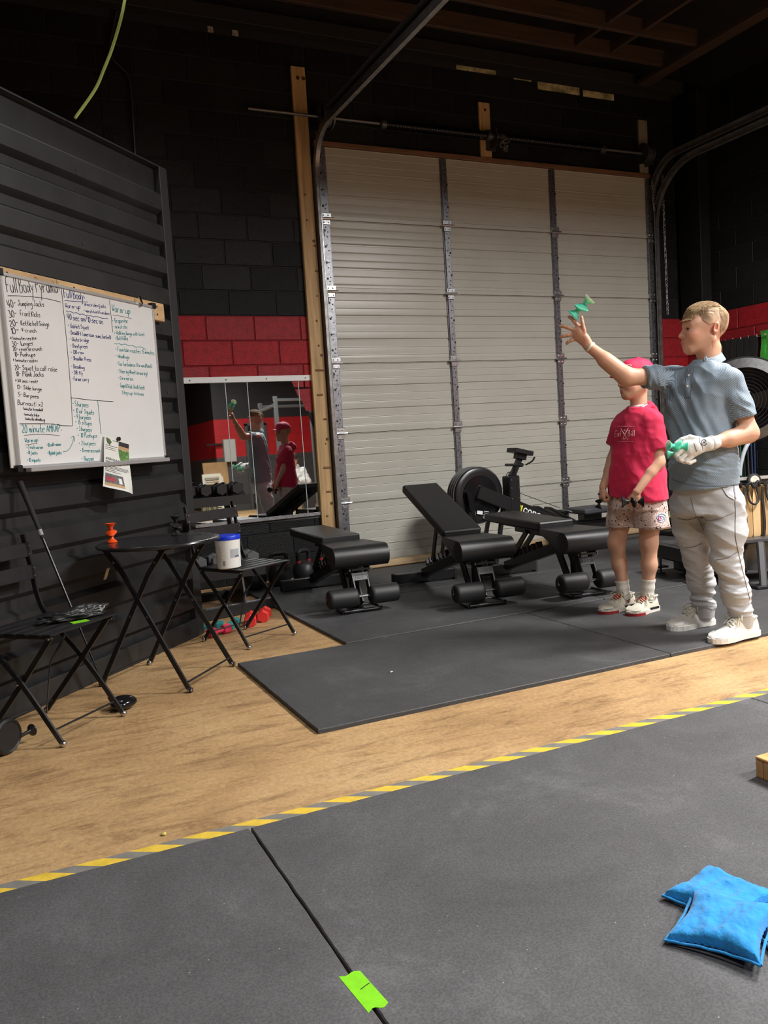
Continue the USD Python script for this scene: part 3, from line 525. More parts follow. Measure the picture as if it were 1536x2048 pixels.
LL = [patch(sbox(.04, y, x1, y+.008), .0008) for y, x1 in ((.115+.06, .5), (.215, .42), (.56, .90), (.585, .92), (.61, .85), (.64, .45), (.67, .60))]+[patch(sbox(.05, .25, .45, .256), .0008), patch(sbox(.32, .06, .55, .068), .0008)]
for t, y in (('JOIN OUR INDOOR', .455), ('GYM TODAY', .515)):
    q = meshkit.text_mesh(t, .04, .0002, True); q.vertices[:, 0] *= (.86 if len(t) > 10 else .62)/q.extents[0]; q = q.subdivide()
    LL.append(trimesh.Trimesh([fmap(.05+p[0], y-p[1]*.95, .0008) for p in q.vertices], q.faces[:, ::-1], process=False))
part(fl, 'printed_text', cat(LL), DKP, False)
part(fl, 'magnet', xf(cyl((0, 0, 0), (0, 0, .014), .011, 12, ch=.002), mat4((1, 0, 0), (0, 0, -1), (0, 1, 0), (.712, yb+.014, 1.231))), BLK)
# ---------------- conduit and cable ----------------
yc = D-.04
solo('conduit_pipe', 'thin grey conduit pipe bent along the black block wall above the corrugated wall', 'pipe', cat(tube(fillet([(1.15, yc, 4.60), (1.035, yc, 4.165), (1.185, yc, 4.05), (1.175, yc, 3.3), (1.17, yc, 2.5)], .08), .010, 8), box(1.15, 1.20, yc-.014, D, 3.42, 3.44)), m('conduit_grey', (.10, .10, .10), .35, .7), True)
solo('yellow_cable', 'yellow-green cable hanging down to the top of the corrugated wall', 'cable', tube(smoothpath([(.505, 4.50, 2.838), (.612, 4.5, 2.985), (.665, 4.5, 3.09), (.727, 4.5, 3.23), (.80, 4.5, 3.452), (.90, 4.6, 3.9), (.98, 4.8, 4.5), (1.0, 5, 4.94)], 8), .0075, 8), m('cable_lime', (.45, .60, .16), .5), True)
# ---------------- bistro table and chairs ----------------
CH = m('bistro_black', (.014, .014, .016), .34, noise=(30, .2)); TT = m('bistro_top', (.016, .016, .018), .20, noise=(14, .2), bump=(300, .03))
CAPR = m('rivet_steel', (.6, .6, .6), .25, 1.)
bt = thing('bistro_table', 'round black folding bistro table with an orange and a black toy on it', 'table', (.687, 4.235, 0))
tx, ty = .0, -.035
part(bt, 'table_top', mv(lathe([(0, .692), (.285, .692), (.298, .696), (.302, .704), (.298, .711), (.285, .714), (0, .714)], 48), tx, ty), TT, 40)
ft = [V(.035, -.333), V(.329, -.001), V(-.044, .323), V(-.321, .048)]      # A B C D
def leg(a, b, zt, nm, n):
    p = [V(*a, .012), V(*(a*.80+b*.20), .17), V(*(a*.52+b*.48), .36), V(*(a*.25+b*.75), .56), V(*b, zt)]
    d = unit(b-a); s = V(-d[1], d[0], 0)
    part(bt, nm, cat(bar([p[0], p[2], p[3]+V(*(d*.01), .01), p[4]], .010, .024, up=unit(V(d[0], d[1], .8)) if False else V(*d, .0)), cyl(p[0], p[0]+V(*(-d*.012), 0), .013, 12)), CH)
    part(bt, 'rivet', cat(*[cyl(q-s*.008, q+s*.008, .007, 10) for q in (p[2], (p[3]+p[4])/2)]), CAPR)
tA, tB, tC, tD = ft[3]*.82+ft[0]*.14, ft[2]*.82+ft[1]*.14, ft[1]*.80+ft[2]*.14, ft[0]*.80+ft[3]*.14
for a, b in ((ft[0], tA), (ft[1], tB), (ft[2], tC), (ft[3], tD)): leg(a, b, .690, 'leg', 0)
for a, b, k in ((ft[0], ft[1], .035), (ft[2], ft[3], .035)): part(bt, 'stretcher', cyl((*(a*.97), .05), (*(b*.97), .05), .005, 8), CH)
for a, b in ((tA, tB), (tC, tD)): part(bt, 'top_rail', beam((*a, .685), (*b, .685), .022, .008), CH)
part(bt, 'foot_cap', cat(*[trimesh.creation.icosphere(2, .014).apply_translation((*a, .013)) for a in ft]), CAPR, True)
lt = ft[3]*.3+tD*.7; part(bt, 'latch_clip', beam((-.27, -.02, .545), (-.25, -.03, .60), .034, .004), CHROME)
def bistro_chair(label, loc, rz):
    c = thing('bistro_chair', label, 'chair', loc, rz, 'folding bistro chairs'); w = .185
    for i in range(6): x = -.17+i*.066; part(c, 'seat_slat', box(x, x+.050, -w-.012, w+.012, .452, .458, .002), CH)
    for s in (-1, 1):
        y = s*w
        part(c, 'leg', bar(smoothpath([(.205, y, .012), (.02, y, .25), (-.165, y, .44), (-.215, y, .54), (-.235, y, .66), (-.265, y, .815)], 4), .009, .022, up=(1, 0, .4)), CH)
        part(c, 'leg', bar([(-.205, y*.9, .012), (0, y*.9, .235), (.185, y*.9, .447)], .009, .022, up=(1, 0, -.8)), CH)
        part(c, 'side_rail', box(-.175, .20, y-.007, y+.007, .436, .451, .002), CH)
        part(c, 'foot_cap', cat(trimesh.creation.icosphere(2, .0135).apply_translation((.208, y, .0135)), trimesh.creation.icosphere(2, .0135).apply_translation((-.208, y*.9, .0135))), CAPR, True)
        part(c, 'rivet', cat(*[cyl((q[0], y-.011*s, q[1]), (q[0], y+.011*s, q[1]), .006, 8) for q in ((0, .245), (.19, .44), (-.16, .436))]), CAPR)
    part(c, 'stretcher', cyl((.165, -w, .065), (.165, w, .065), .0045, 8), CH); part(c, 'stretcher', cyl((-.165, -w*.9, .06), (-.165, w*.9, .06), .0045, 8), CH)
    part(c, 'brace', bar([(.12, -w*.9, .13), (.0, 0, .28), (-.06, w*.9, .36)], .004, .014), CH)
    for z, x in ((.645, -.232), (.745, -.250)):
        part(c, 'back_slat', xf(box(-.005, .001, -w-.018, w+.018, -.030, .034, .002), mat4((.98, 0, .17), (0, 1, 0), (-.17, 0, .98), (x+.012, 0, z))), CH)
        part(c, 'rivet', cat(*[cyl((x+.012, s*w, z+d), (x+.018, s*w, z+d), .005, 8) for s in (-1, 1) for d in (-.018, .018)]), CAPR)
    return c
bistro_chair('black folding bistro chair right of the table with a white wipes tub on its seat', (1.262, 4.80, 0), -63)
bistro_chair('black folding bistro chair at the left edge with a crumpled black bag on its seat', (.118, 3.745, 0), -46)
# toys: double suction cups with a winged waist
TOYC = {}
def suction_toy(label, M, mt, L=.095, grp=None, name='suction_toy'):
    k = L/.095
    t = thing(name, label, 'toy', M[:3, 3], 0, grp); R = M.copy(); R[:3, 3] = 0
    cup = lathe([(0, .010), (.012, .007), (.024, .001), (.0265, .0), (.027, .003), (.018, .012), (.011, .02), (.009, .032), (.0, .032)], 24)
    top = lathe([(0, .064), (.009, .064), (.011, .076), (.018, .085), (.0255, .093), (.0265, .095), (.024, .094), (.012, .088), (0, .086)], 24)
    a = np.linspace(0, 2*PI, 37)[:-1]; up, lo = [], []
    for q in a: r = .026+.004*math.cos(3*q); z = .047+.012*math.sin(q+.6); up.append((r*math.cos(q), r*math.sin(q), z+.002)); lo.append((r*math.cos(q), r*math.sin(q), z-.003))
    n = len(a); v = up+lo+[(0, 0, .068), (0, 0, .028)]; f = []
    for i in range(n): j = (i+1) % n; f += [(i, n+i, n+j), (i, n+j, j), (i, j, 2*n), (n+i, 2*n+1, n+j)]
    mid = trimesh.Trimesh(v, f, process=False); mid.fix_normals()
    for nm, q in (('suction_cup', cup), ('suction_cup', top), ('winged_waist', mid)): q = q.copy(); q.apply_scale(k); part(t, nm, xf(q, R), mt, 50)
    return t
def T_(x, y, z, rx=0, ry=0, rz=0):
    M = rotm(rz, (0, 0, 1))@rotm(ry, (0, 1, 0))@rotm(rx, (1, 0, 0)); M[:3, 3] = (x, y, z); return M
ORG = m('toy_orange', (.90, .09, .012), .4); TYB = m('toy_black', (.012, .012, .013), .4); MINT = m('toy_mint', (.10, .66, .45), .4, sss=.2)
suction_toy('orange double suction-cup toy standing on the bistro table', T_(.475, 4.295, .715, rz=.4), ORG)
suction_toy('black double suction-cup toy standing on the bistro table', T_(.80, 4.32, .715, rz=1.2), TYB, .1)
suction_toy('mint green suction-cup toy flying above the tall boy\'s raised hand', T_(2.83, 3.60, 1.733, ry=math.radians(50), rz=math.radians(-44)), MINT, .125)
tg = thing('black_disc_toy', 'black round disc toy with a flared suction stem on the floor at the left edge', 'toy', (-.075, 3.52, 0))
part(tg, 'disc', xf(lathe([(0, -.02), (.062, -.02), (.070, -.012), (.070, .012), (.062, .02), (.056, .014), (0, .012)], 32), mat4((0, 0, 1), (.72, .69, 0), (.69, -.72, 0), (0, 0, .071))), TYB)
part(tg, 'stem', xf(lathe([(0, 0), (.009, 0), (.007, .035), (.009, .06), (.024, .072), (.025, .075), (0, .072)], 20), mat4((.7, -.7, 0), (0, 0, 1), (.70, .71, .04), (.045, .045, .045))), TYB)
# wipes tub on the right chair
tb = thing('wipes_tub', 'white plastic wipes tub with a blue lid on the right bistro chair', 'tub', (1.150, 4.68, .459), 20)
TUBW = m('tub_white', (.80, .79, .75), .35)
part(tb, 'body', lathe([(0, 0), (.060, 0), (.068, .006), (.073, .165), (.073, .170), (0, .170)], 40), TUBW, 40)
part(tb, 'lid', lathe([(0, .168), (.076, .168), (.077, .172), (.077, .186), (.072, .192), (.060, .189), (0, .189)], 40), m('lid_blue', (.008, .04, .62), .35), 40)
def wrapbox(a0, a1, z0, z1, r=.0728):
    a = np.linspace(a0, a1, 8); v = []; rr = lambda z: .068+.005*z/.165+.0006
    for q in a: v += [(rr(z0)*math.cos(q), rr(z0)*math.sin(q), z0), (rr(z1)*math.cos(q), rr(z1)*math.sin(q), z1)]
    f = []
    for i in range(7): f += [(2*i, 2*i+2, 2*i+3), (2*i, 2*i+3, 2*i+1)]
    return trimesh.Trimesh(v, f, process=False)
ca = math.radians(-128)                                     # the side turned to the room
part(tb, 'label_panel', wrapbox(ca+.25, ca+1.05, .065, .115), m('label_grey', (.42, .44, .47), .5), True)
part(tb, 'label_mark', wrapbox(ca+.62, ca+1.05, .068, .076, ), m('label_navy', (.05, .07, .14), .5), True)
part(tb, 'label_print', cat(*[wrapbox(ca-.75+.0*i, ca-.75+L, .135-.011*i, .137-.011*i) for i, L in enumerate((.15, .3, .2, .36, .28, .33, .2, .3, .15))], wrapbox(ca-.42, ca-.22, .022, .05)), m('print_soft', (.30, .30, .32), .6), True)
# crumpled bag and green label on the left chair
v = trimesh.creation.icosphere(4, 1.); p = v.vertices; n = meshkit.fbm(p*2.2+3, 4, 5)[:, None]-.5
p2 = p*V(.15, .062, .030)*(1+.75*n); p2[:, 2] = np.where(p2[:, 2] < 0, p2[:, 2]*.35, p2[:, 2]*(1+1.1*np.clip(p[:, 0]+.1, 0, 1))); rdg = np.abs(meshkit.fbm(p*V(2, 5, 2)+9, 3, 8)-.5); p2 -= p*rdg[:, None]*V(.03, .03, .03)
p2[:, 2] -= p2[:, 2].min(); bag = trimesh.Trimesh(p2, v.faces, process=False)
solo('plastic_bag', 'crumpled black plastic bag lying on the left bistro chair', 'bag', mv(rot(bag, math.radians(12), (0, 0, 1)), .225, 3.745, .4585), m('bag_black', (.014, .014, .015), .28, bump=(60, .2)), 60)
GTAPE = m('tape_lime', (.22, .66, .012), .5, noise=(60, .08))
solo('tape_piece', 'small lime green tape piece on the left bistro chair in front of the bag', 'tape', mv(rot(box(-.035, .035, -.022, .022, 0, .0015), math.radians(16), (0, 0, 1)), .245, 3.655, .4585), GTAPE)
gt = thing('floor_tape_mark', 'lime green tape strip with a pen stroke on the front mat beside the seam', 'tape', (.575, 1.498, MT), 0)
x = np.linspace(-.0235, .0235, 9); zz = .003*np.sin(x*180); top = [(a-.004, .062+b) for a, b in zip(x, zz)]; bot = [(a+.006, -.064+b*1.6) for a, b in zip(x[::-1], zz)]
part(gt, 'strip', ext(Polygon(top+bot), .0006), GTAPE); part(gt, 'pen_stroke', ribbon([(-.004, .003), (.008, .0085), (.021, .013)], .0022, np.eye(4), .0008), INK['k'], False)
# golf driver leaning on the wall
gc = thing('golf_driver', 'black golf driver leaning on the corrugated wall behind the left chair', 'golf club')
hd, gp = V(.352, 3.865, .055), V(*ploc(1.385, .035, 1.055)); d = unit(gp-hd); L = np.linalg.norm(gp-hd)
part(gc, 'shaft', cyl(hd, gp-d*.27, .0042, 10, .0075), m('shaft_black', (.02, .02, .022), .22, .3)); part(gc, 'grip', cyl(gp-d*.28, gp, .0095, 12, .0145, .003), m('grip_rubber', (.016, .016, .016), .75, bump=(400, .3)))
part(gc, 'ferrule', cyl(hd, hd+d*.03, .0065, 10), CHROME); part(gc, 'grip_print', cyl(gp-d*.262, gp-d*.235, .0104, 12), m('grip_grey', (.3, .3, .3), .6))
hm = trimesh.creation.icosphere(3, 1.); q = hm.vertices*V(.062, .056, .034); q[:, 2] = np.where(q[:, 2] < 0, q[:, 2]*.75, q[:, 2]); q[:, 0] *= (1-.25*(q[:, 1]/.056)); hm = trimesh.Trimesh(q, hm.faces, process=False)
part(gc, 'club_head', cat(mv(rot(hm, math.radians(35), (0, 0, 1)), .405, 3.835, .028), cyl(V(.37, 3.86, .03), hd+d*.005, .011, 10, .007)), BLKG, True)
# ---------------- bean bags, wooden box ----------------
BLUE = m('beanbag_blue', (.010, .27, .66), .85, noise=(35, .22), bump=(160, .25), sheen=.25)
def bean_bag(label, x, y, z, rz, tilt, seed, w=.085):
    n = 44; u = np.linspace(-1, 1, n); U, W_ = np.meshgrid(u, u, indexing='ij'); pr = np.sqrt(np.clip((1-U**6)*(1-W_**6), 0, 1))
    pin = .10*(U**2*W_**2); X = U*w*(1-.10*(1-W_**2)*U**2)*(1+pin); Y = W_*w*(1-.10*(1-U**2)*W_**2)*(1+pin)
    nz = meshkit.fbm(np.stack([X*16, Y*16, X*0+seed*3.7], -1), 4, seed)-.5; wr = np.abs(meshkit.fbm(np.stack([X*12+5, Y*34, X*0+seed], -1), 3, seed+3)-.5)
    Zt = .028*pr**.7*(1+1.0*nz)-.016*wr*pr; Zb = -.010*pr
    seamw = .002*np.sin(40*(U+W_)); Zt = Zt+seamw*(1-pr)
    v = np.vstack([np.stack([X, Y, Zt], -1).reshape(-1, 3), np.stack([X, Y, Zb], -1).reshape(-1, 3)]); f = []; N = n*n
    for i in range(n-1):
        for j in range(n-1):
            a, b, c, d_ = i*n+j, (i+1)*n+j, (i+1)*n+j+1, i*n+j+1; f += [(a, b, c), (a, c, d_), (N+a, N+c, N+b), (N+a, N+d_, N+c)]
    b = thing('bean_bag', label, 'bean bag', (x, y, z), rz)
    mm = rot(trimesh.Trimesh(v, f, process=False), math.radians(tilt), (.6, .8, 0)); part(b, 'bag', mm, BLUE, True)
    e = .006; rim = [(a*w*1.005*(1+.1*(bb*a)**2), bb*w*1.005*(1+.1*(bb*a)**2)) for a, bb in [(t, -1) for t in np.linspace(-1, 1, 12)]+[(1, t) for t in np.linspace(-1, 1, 12)]+[(-t, 1) for t in np.linspace(-1, 1, 12)]+[(-1, -t) for t in np.linspace(-1, 1, 12)]]
    rm = tube([(a, c, .001*math.sin(i*2.1)) for i, (a, c) in enumerate(rim)], .0032, 6, closed=True); part(b, 'seam', rot(rm, math.radians(tilt), (.6, .8, 0)), BLUE, True)
bean_bag('sky blue bean bag at the back of the pile on the front mat', 1.430, 1.362, MT+.011, 12, 0, 3)
bean_bag('sky blue bean bag lying on top of the other two on the front mat', 1.332, 1.262, MT+.026, 27, -7, 11, .088)
bean_bag('sky blue bean bag at the right edge, partly under the top one', 1.462, 1.180, MT+.011, -20, 0, 21)
wx = thing('wooden_board_frame', 'pale wooden board frame corner at the right edge of the front mat', 'board frame', (2.05, 1.80, MT)); WB = m('plywood_pale', (.62, .34, .13), .45, noise=(5, .25), stretch=(4, 1, 8), bump=(30, .1))
part(wx, 'end_board', box(0, .024, -.62, -.027, 0, .058, .002), WB); part(wx, 'side_board', box(0, 1.2, -.025, 0, 0, .058, .002), WB); part(wx, 'deck', box(-.001, 1.2, -.62, .001, .0585, .067, .002), WB)
# ---------------- adjustable benches ----------------
ROLL = m('foam_roll', (.016, .016, .017), .5, bump=(500, .15), obj=True); LOGO = m('raised_logo', (.10, .10, .10), .5)
def bench(label, loc, rz, incline):
    b = thing('weight_bench', label, 'weight bench', loc, rz, 'adjustable weight benches')
    for s in (-1, 1):
        y0, y1 = (.042, .248) if s > 0 else (-.248, -.042)
        q = xf(lathe([(0, 0), (.030, 0), (.052, .004), (.061, .014), (.0625, .03), (.0625, .176), (.061, .192), (.052, .202), (.03, .206), (0, .206)], 28), mat4((1, 0, 0), (0, 0, -1), (0, 1, 0), (0, y0, .112)))
        r = part(b, 'foam_roll', q, ROLL, 40)
        yo = s*.249; part(r, 'gather', cat(*[beam((.012*math.cos(t), yo, .112+.012*math.sin(t)), (.045*math.cos(t), yo-s*.004, .112+.045*math.sin(t)), .004, .004) for t in np.linspace(0, 2*PI, 17)[:-1]]), BLK, False, kind='stuff')
        part(b, 'roll_cap', cyl((0, yo-s*.002, .112), (0, yo+s*.003, .112), .010, 10), CHROME)
    part(b, 'roll_axle', cyl((0, -.06, .112), (0, .06, .112), .0105, 12), CHROME)
    for s in (-1, 1):
        part(b, 'curl_arm', beam((-.005, s*.05, .105), (-.10, s*.055, .315), .014, .045, ch=.003), BLK); part(b, 'curl_link', beam((-.085, s*.062, .305), (-.03, s*.062, .285), .006, .03), BLK)
        part(b, 'bolt', cat(*[cyl((x, s*.07, z), (x, s*.078, z), .008, 6) for x, z in ((-.10, .31), (-.03, .283), (-.075, .26), (-.13, .345))]), CHROME)
    cp = part(b, 'curl_plate', xf(box(-.05, .05, -.028, .028, -.004, .004, .002), mat4((0, 1, 0), (-.42, 0, .91), (.91, 0, .42), (-.045, 0, .235))), BLK)
    lg = meshkit.text_mesh('REP', .026, .002, True); lg.apply_translation((-lg.bounds[:, 0].mean(), -.013, .004)); part(cp, 'lettering', xf(lg, mat4((0, 1, 0), (-.42, 0, .91), (.91, 0, .42), (-.045, 0, .235))), LOGO, False)
    part(b, 'curl_yoke', cat(beam((-.14, -.075, .335), (-.14, .075, .335), .03, .03), beam((-.03, -.06, .285), (-.03, .06, .285), .014, .014)), BLK)
    # seat pad with its fat rolled front
    st = hull(np.vstack([np.c_[np.zeros(20)-.035+.072*np.cos(t), np.full(20, s*.185), .372+.072*np.sin(t)] for t in [np.linspace(0, 2*PI, 20)] for s in (-1, 1)]+[V(-.37, s*.15, z)[None] for s in (-1, 1) for z in (.405, .440)]))
    st = hull(np.vstack([st.vertices, st.vertices*V(.98, 1.03, 1)+V(-.001, 0, .0)-V(0, 0, 0)*0])); part(b, 'seat_pad', st, VINYL, 35)
    hx, hz = -.385, .405; th = math.radians(incline); Rm = rotm(th, (0, 1, 0), (hx, 0, hz))
    bp = rbox(hx-.82, hx+.0, -.145, .145, .418, .482, .018, 3); part(b, 'back_pad', xf(bp, Rm), VINYL, 35)
    part(b, 'back_frame', xf(cat(box(hx-.70, hx+.03, -.06, .06, .395, .419, .003), box(hx-.55, hx-.08, -.025, .025, .355, .4, .003)), Rm), BLK)
    part(b, 'spine', beam((-.27, 0, .325), (-1.12, 0, .075), .06, .07, ch=.004), BLK)
    for i in range(7): x = -.62-.065*i; part(b, 'ladder_tooth', beam((x, 0, .325+(x+.27)*.294+.03), (x-.02, 0, .325+(x+.27)*.294+.085), .05, .018, ch=.002), BLK)
    sp = (Rm@np.array([hx-.36, 0, .37, 1]))[:3]; xe = -.86 if incline > 5 else -.98
    for s in (-1, 1): part(b, 'support_strut', beam(sp+V(0, s*.035, 0), (xe, s*.035, .325+(xe+.27)*.294+.05), .012, .045, ch=.002), BLK)
    for s in (-1, 1): part(b, 'front_leg', beam((-.36, s*.045, .36), (-.155, s*.045, .03), .016, .065, ch=.003), BLK)
    part(b, 'post', beam((-.17, 0, .37), (-.17, 0, .02), .055, .06, ch=.004), BLK)
    pl = part(b, 'side_plate', cat(box(-.40, -.24, -.066, -.060, .29, .39, .003), box(-.40, -.24, .060, .066, .29, .39, .003)), BLK)
    for s in (-1, 1):
        lg = meshkit.text_mesh('REP', .032, .002, True); lg.apply_translation((-lg.bounds[:, 0].mean(), -.016, 0)); part(pl, 'lettering', xf(lg, mat4((s, 0, 0), (0, 0, 1), (0, -s, 0), (-.32, -s*.066, .335))), LOGO, False)
    part(b, 'foot_plate', tube(fillet([(-.02, -.135, .014), (-.19, -.135, .014), (-.19, .135, .014), (-.02, .135, .014), (-.02, -.135, .014)], .04, 5), .0125, 8), BLK, 50); part(b, 'foot_panel', box(-.18, -.03, -.125, .125, .004, .012), BLK)
    part(b, 'rear_base', box(-1.17, -1.10, -.25, .25, .012, .085, .004), BLK)
    for s in (-1, 1): part(b, 'base_cap', box(-1.172, -1.098, s*.25-.012, s*.25+.012, 0, .088, .004), RUB)
    part(b, 'wheel', cyl((-1.19, -.05, .04), (-1.19, .05, .04), .035, 16), RUB)
    return b
bench('flat black weight bench nearest the mirror, left of the other two benches', (2.085, 4.93, MT), -93, 0)
bench('black weight bench with its backrest raised, in the middle of the three', (2.800, 4.53, MT), -96, 21)
bench('flat black weight bench on the right, beside the boy in red', (3.48, 4.345, MT), -94, 1)
# ---------------- rowing machine ----------------
rw = thing('rowing_machine', 'black rowing machine with round flywheel in front of the roller door', 'rowing machine', (3.68, 6.10, MT)); zf = .60
disc = lathe([(0, -.085), (.20, -.085), (.232, -.07), (.24, -.05), (.24, .05), (.232, .07), (.20, .085), (0, .085)], 48); MY = mat4((1, 0, 0), (0, 0, 1), (0, -1, 0), (0, 0, zf))
fh = part(rw, 'flywheel_housing', xf(disc, MY), m('flywheel_black', (.012, .012, .013), .3)); part(fh, 'rim_cage', xf(cat(*[lathe([(.241, z), (.2455, z), (.2455, z+.006), (.241, z+.006)], 48) for z in (-.055, -.02, .015, .05)]), MY), m('cage_grey', (.16, .165, .17), .4, .6))
part(fh, 'side_cover', xf(lathe([(0, .086), (.17, .086), (.165, .094), (.05, .102), (0, .102)], 40), MY), BLKG); part(fh, 'hub', cyl((.055, -.10, zf-.02), (.055, -.125, zf-.02), .022, 20, ch=.004), BLK); part(fh, 'latch', box(-.03, .03, -.105, -.09, zf+.03, zf+.055, .003), BLK)
part(fh, 'white_sticker', xf(box(-.055, .0, -.103, -.087, -.018, .012), rotm(math.radians(12), (0, 1, 0), (0, 0, 0))@mat4((1, 0, 0), (0, 1, 0), (0, 0, 1), (-.09, 0, zf-.155))), WHITE, False)
part(fh, 'sticker_print', cat(*[xf(box(.012, .012+w, -.1015, -.087, z, z+.006), rotm(math.radians(12), (0, 1, 0))@mat4((1, 0, 0), (0, 1, 0), (0, 0, 1), (-.09, 0, zf-.155))) for w, z in ((.05, .01), (.06, -.004), (.055, -.018), (.06, -.032), (.04, -.046))]), m('sticker_print', (.5, .5, .5), .6), False)
BM = m('rower_frame', (.013, .013, .014), .33)
b0, b1 = V(-.04, -.115, zf+.035), V(.98, -.115, .19)
part(rw, 'main_beam', beam(b0, b1, .045, .115, ch=.006), BM); ang = math.atan2(b1[2]-b0[2], b1[0]-b0[0])
LM = lambda s: mat4((math.cos(ang), 0, math.sin(ang)), (-math.sin(ang), 0, math.cos(ang)), (0, -1, 0), b0+unit(b1-b0)*s+V(0, -.0228, 0))
tx = meshkit.text_mesh('concept2', .058, .0012, True); tx.apply_transform(np.diag([1.05, 1, 1, 1])); tx.apply_translation((0, -.022, 0)); part(rw, 'brand_lettering', xf(tx, LM(.47)), WHITE, False)
cc = Point(0, 0).buffer(.032).difference(Point(.006, 0).buffer(.0185)); cc = Polygon(cc.exterior.coords, [h.coords for h in cc.interiors]).difference(sbox(.012, -.006, .05, .006)).union(sbox(.026, -.032, .040, .032))
part(rw, 'brand_emblem', xf(ext(cc, .0012), LM(.42)), m('emblem_yellow', (.72, .66, .03), .5), False)
part(rw, 'front_leg', cat(beam((-.14, -.13, zf+.05), (-.05, -.20, 0), .03, .03), beam((-.14, .13, zf+.05), (-.05, .20, 0), .03, .03), beam((-.05, -.25, .02), (-.05, .25, .02), .04, .04)), BM)
part(rw, 'front_brace', cat(beam((.22, -.1, .50), (.10, -.12, 0), .03, .03), beam((.22, .1, .50), (.10, .12, 0), .03, .03)), BM)
part(rw, 'arm_post', box(.265, .375, -.14, -.02, .42, .745, .01), BM); part(rw, 'post_screw', cat(*[cyl((x, -.14, z), (x, -.144, z), .006, 8) for x in (.285, .355) for z in (.55, .64, .71)]), CHROME)
part(rw, 'monitor_arm', cat(beam((.33, -.07, .735), (.36, -.07, .77), .04, .05), beam((.345, -.07, .745), (.455, -.07, .935), .035, .05, ch=.004)), BM)
part(rw, 'monitor', rot(rbox(.34, .53, -.145, .0, .925, .965, .008, 3), math.radians(14), (0, 1, 0), (.43, 0, .95)), BLK); part(rw, 'monitor_back', rot(box(.40, .49, -.11, -.03, .88, .93, .006), math.radians(14), (0, 1, 0), (.43, 0, .95)), BLK)
part(rw, 'handle_hook', cat(cyl((.36, -.19, .835), (.36, .05, .835), .013, 10, ch=.003), tube(smoothpath([(.43, -.15, .83), (.48, -.18, .86), (.52, -.16, .89)], 5), .008, 6), cyl((.36, -.20, .835), (.36, -.17, .835), .018, 10)), BLK)
part(rw, 'cable', tube(smoothpath([(.34, -.13, .74), (.25, -.15, .78), (.23, -.13, .70), (.27, -.1, .66)], 6), .003, 5), BLK); part(rw, 'drive_chain', tube([(.37, -.08, .60), (.82, -.08, .42)], .003, 5), DKSTEEL)
part(rw, 'monorail', cat(box(.72, 2.26, -.03, .03, .19, .265, .004), box(.72, 2.26, -.012, .012, .265, .275)), BM)
for s in (-1, 1): part(rw, 'foot_rest', cat(xf(rbox(-.16, .16, -.05, .05, -.012, .012, .01, 3), rotm(math.radians(28), (0, 1, 0))@mat4((1, 0, 0), (0, 1, 0), (0, 0, 1), (0, 0, 0))).apply_translation((.82, s*.09, .36)), xf(box(-.03, .03, -.055, .055, .01, .03, .003), rotm(math.radians(28), (0, 1, 0))).apply_translation((.83, s*.09, .36))), BLK)
part(rw, 'foot_strap', xf(box(-.02, .02, -.16, -.02, .03, .036), rotm(math.radians(28), (0, 1, 0))).apply_translation((.84, -.03, .362)), m('strap_grey', (.3, .3, .3), .6))
sv = rbox(1.05, 1.40, -.15, .15, .335, .39, .022, 3); part(rw, 'seat', sv, m('seat_grey', (.055, .058, .065), .6)); part(rw, 'seat_carriage', box(1.12, 1.32, -.05, .05, .27, .34, .004), BLK)
part(rw, 'rear_leg', cat(beam((2.20, 0, .24), (2.28, 0, .02), .05, .06, ch=.004), beam((2.28, -.26, .025), (2.28, .26, .025), .045, .04, ch=.004)), BM)
gx = meshkit.text_mesh('ROWERG', .06, .0012, True); part(rw, 'rail_lettering', xf(gx, mat4((1, 0, 0), (0, 0, 1), (0, -1, 0), (1.90, -.0305, .202))), m('letter_cream', (.55, .50, .25), .5), False)
# ---------------- dumbbells, rack, kettlebells ----------------
def hexhead(x0, x1, r): return xf(hull([(q*math.cos(a), q*math.sin(a), z) for z, q in ((x0, r*.86), (x0+.008, r), (x1-.008, r), (x1, r*.86)) for a in np.arange(6)*PI/3+PI/6]), mat4((0, 1, 0), (0, 0, 1), (1, 0, 0)))
def dumbbell(name, label, loc, rz, mt, L=.15, r=.034, grp=None, hm=None):
    d = thing(name, label, 'dumbbell', loc, rz, grp); part(d, 'handle', xf(lathe([(0, -L/2), (.013, -L/2), (.0155, 0), (.013, L/2), (0, L/2)], 12), mat4((0, 1, 0), (0, 0, 1), (1, 0, 0))), hm or mt)
    part(d, 'head', hexhead(-L/2-.012, -L/2+.040, r), mt, 20); part(d, 'head', hexhead(L/2-.040, L/2+.012, r), mt, 20)
REDN = m('neoprene_red', (.75, .035, .03), .6); PNK = m('neoprene_pink', (.75, .04, .11), .6); TEAL = m('neoprene_teal', (.02, .22, .21), .6)
dumbbell('dumbbell', 'pink dumbbell on the concrete beside the black corner post', (1.135, 5.005, .031), 25, PNK, .14, .032)
dumbbell('dumbbell', 'teal dumbbell behind the pink one, nearest the corner post', (1.115, 5.16, .031), -15, TEAL, .15, .032)
dumbbell('dumbbell', 'teal dumbbell between the pink and the red ones', (1.255, 5.13, .031), 55, TEAL, .14, .031)
dumbbell('dumbbell', 'red hex dumbbell end-on behind the right chair\'s front leg', (1.385, 5.175, .038), 72, REDN, .15, .043)
dumbbell('dumbbell', 'red hex dumbbell farthest right in the floor row', (1.50, 5.255, .038), 66, REDN, .15, .043)
dk = thing('dumbbell_rack', 'black steel dumbbell rack with two trays beside the mirror wall', 'rack', (0, 0, 0)); RK = m('rack_black', (.016, .016, .017), .4)
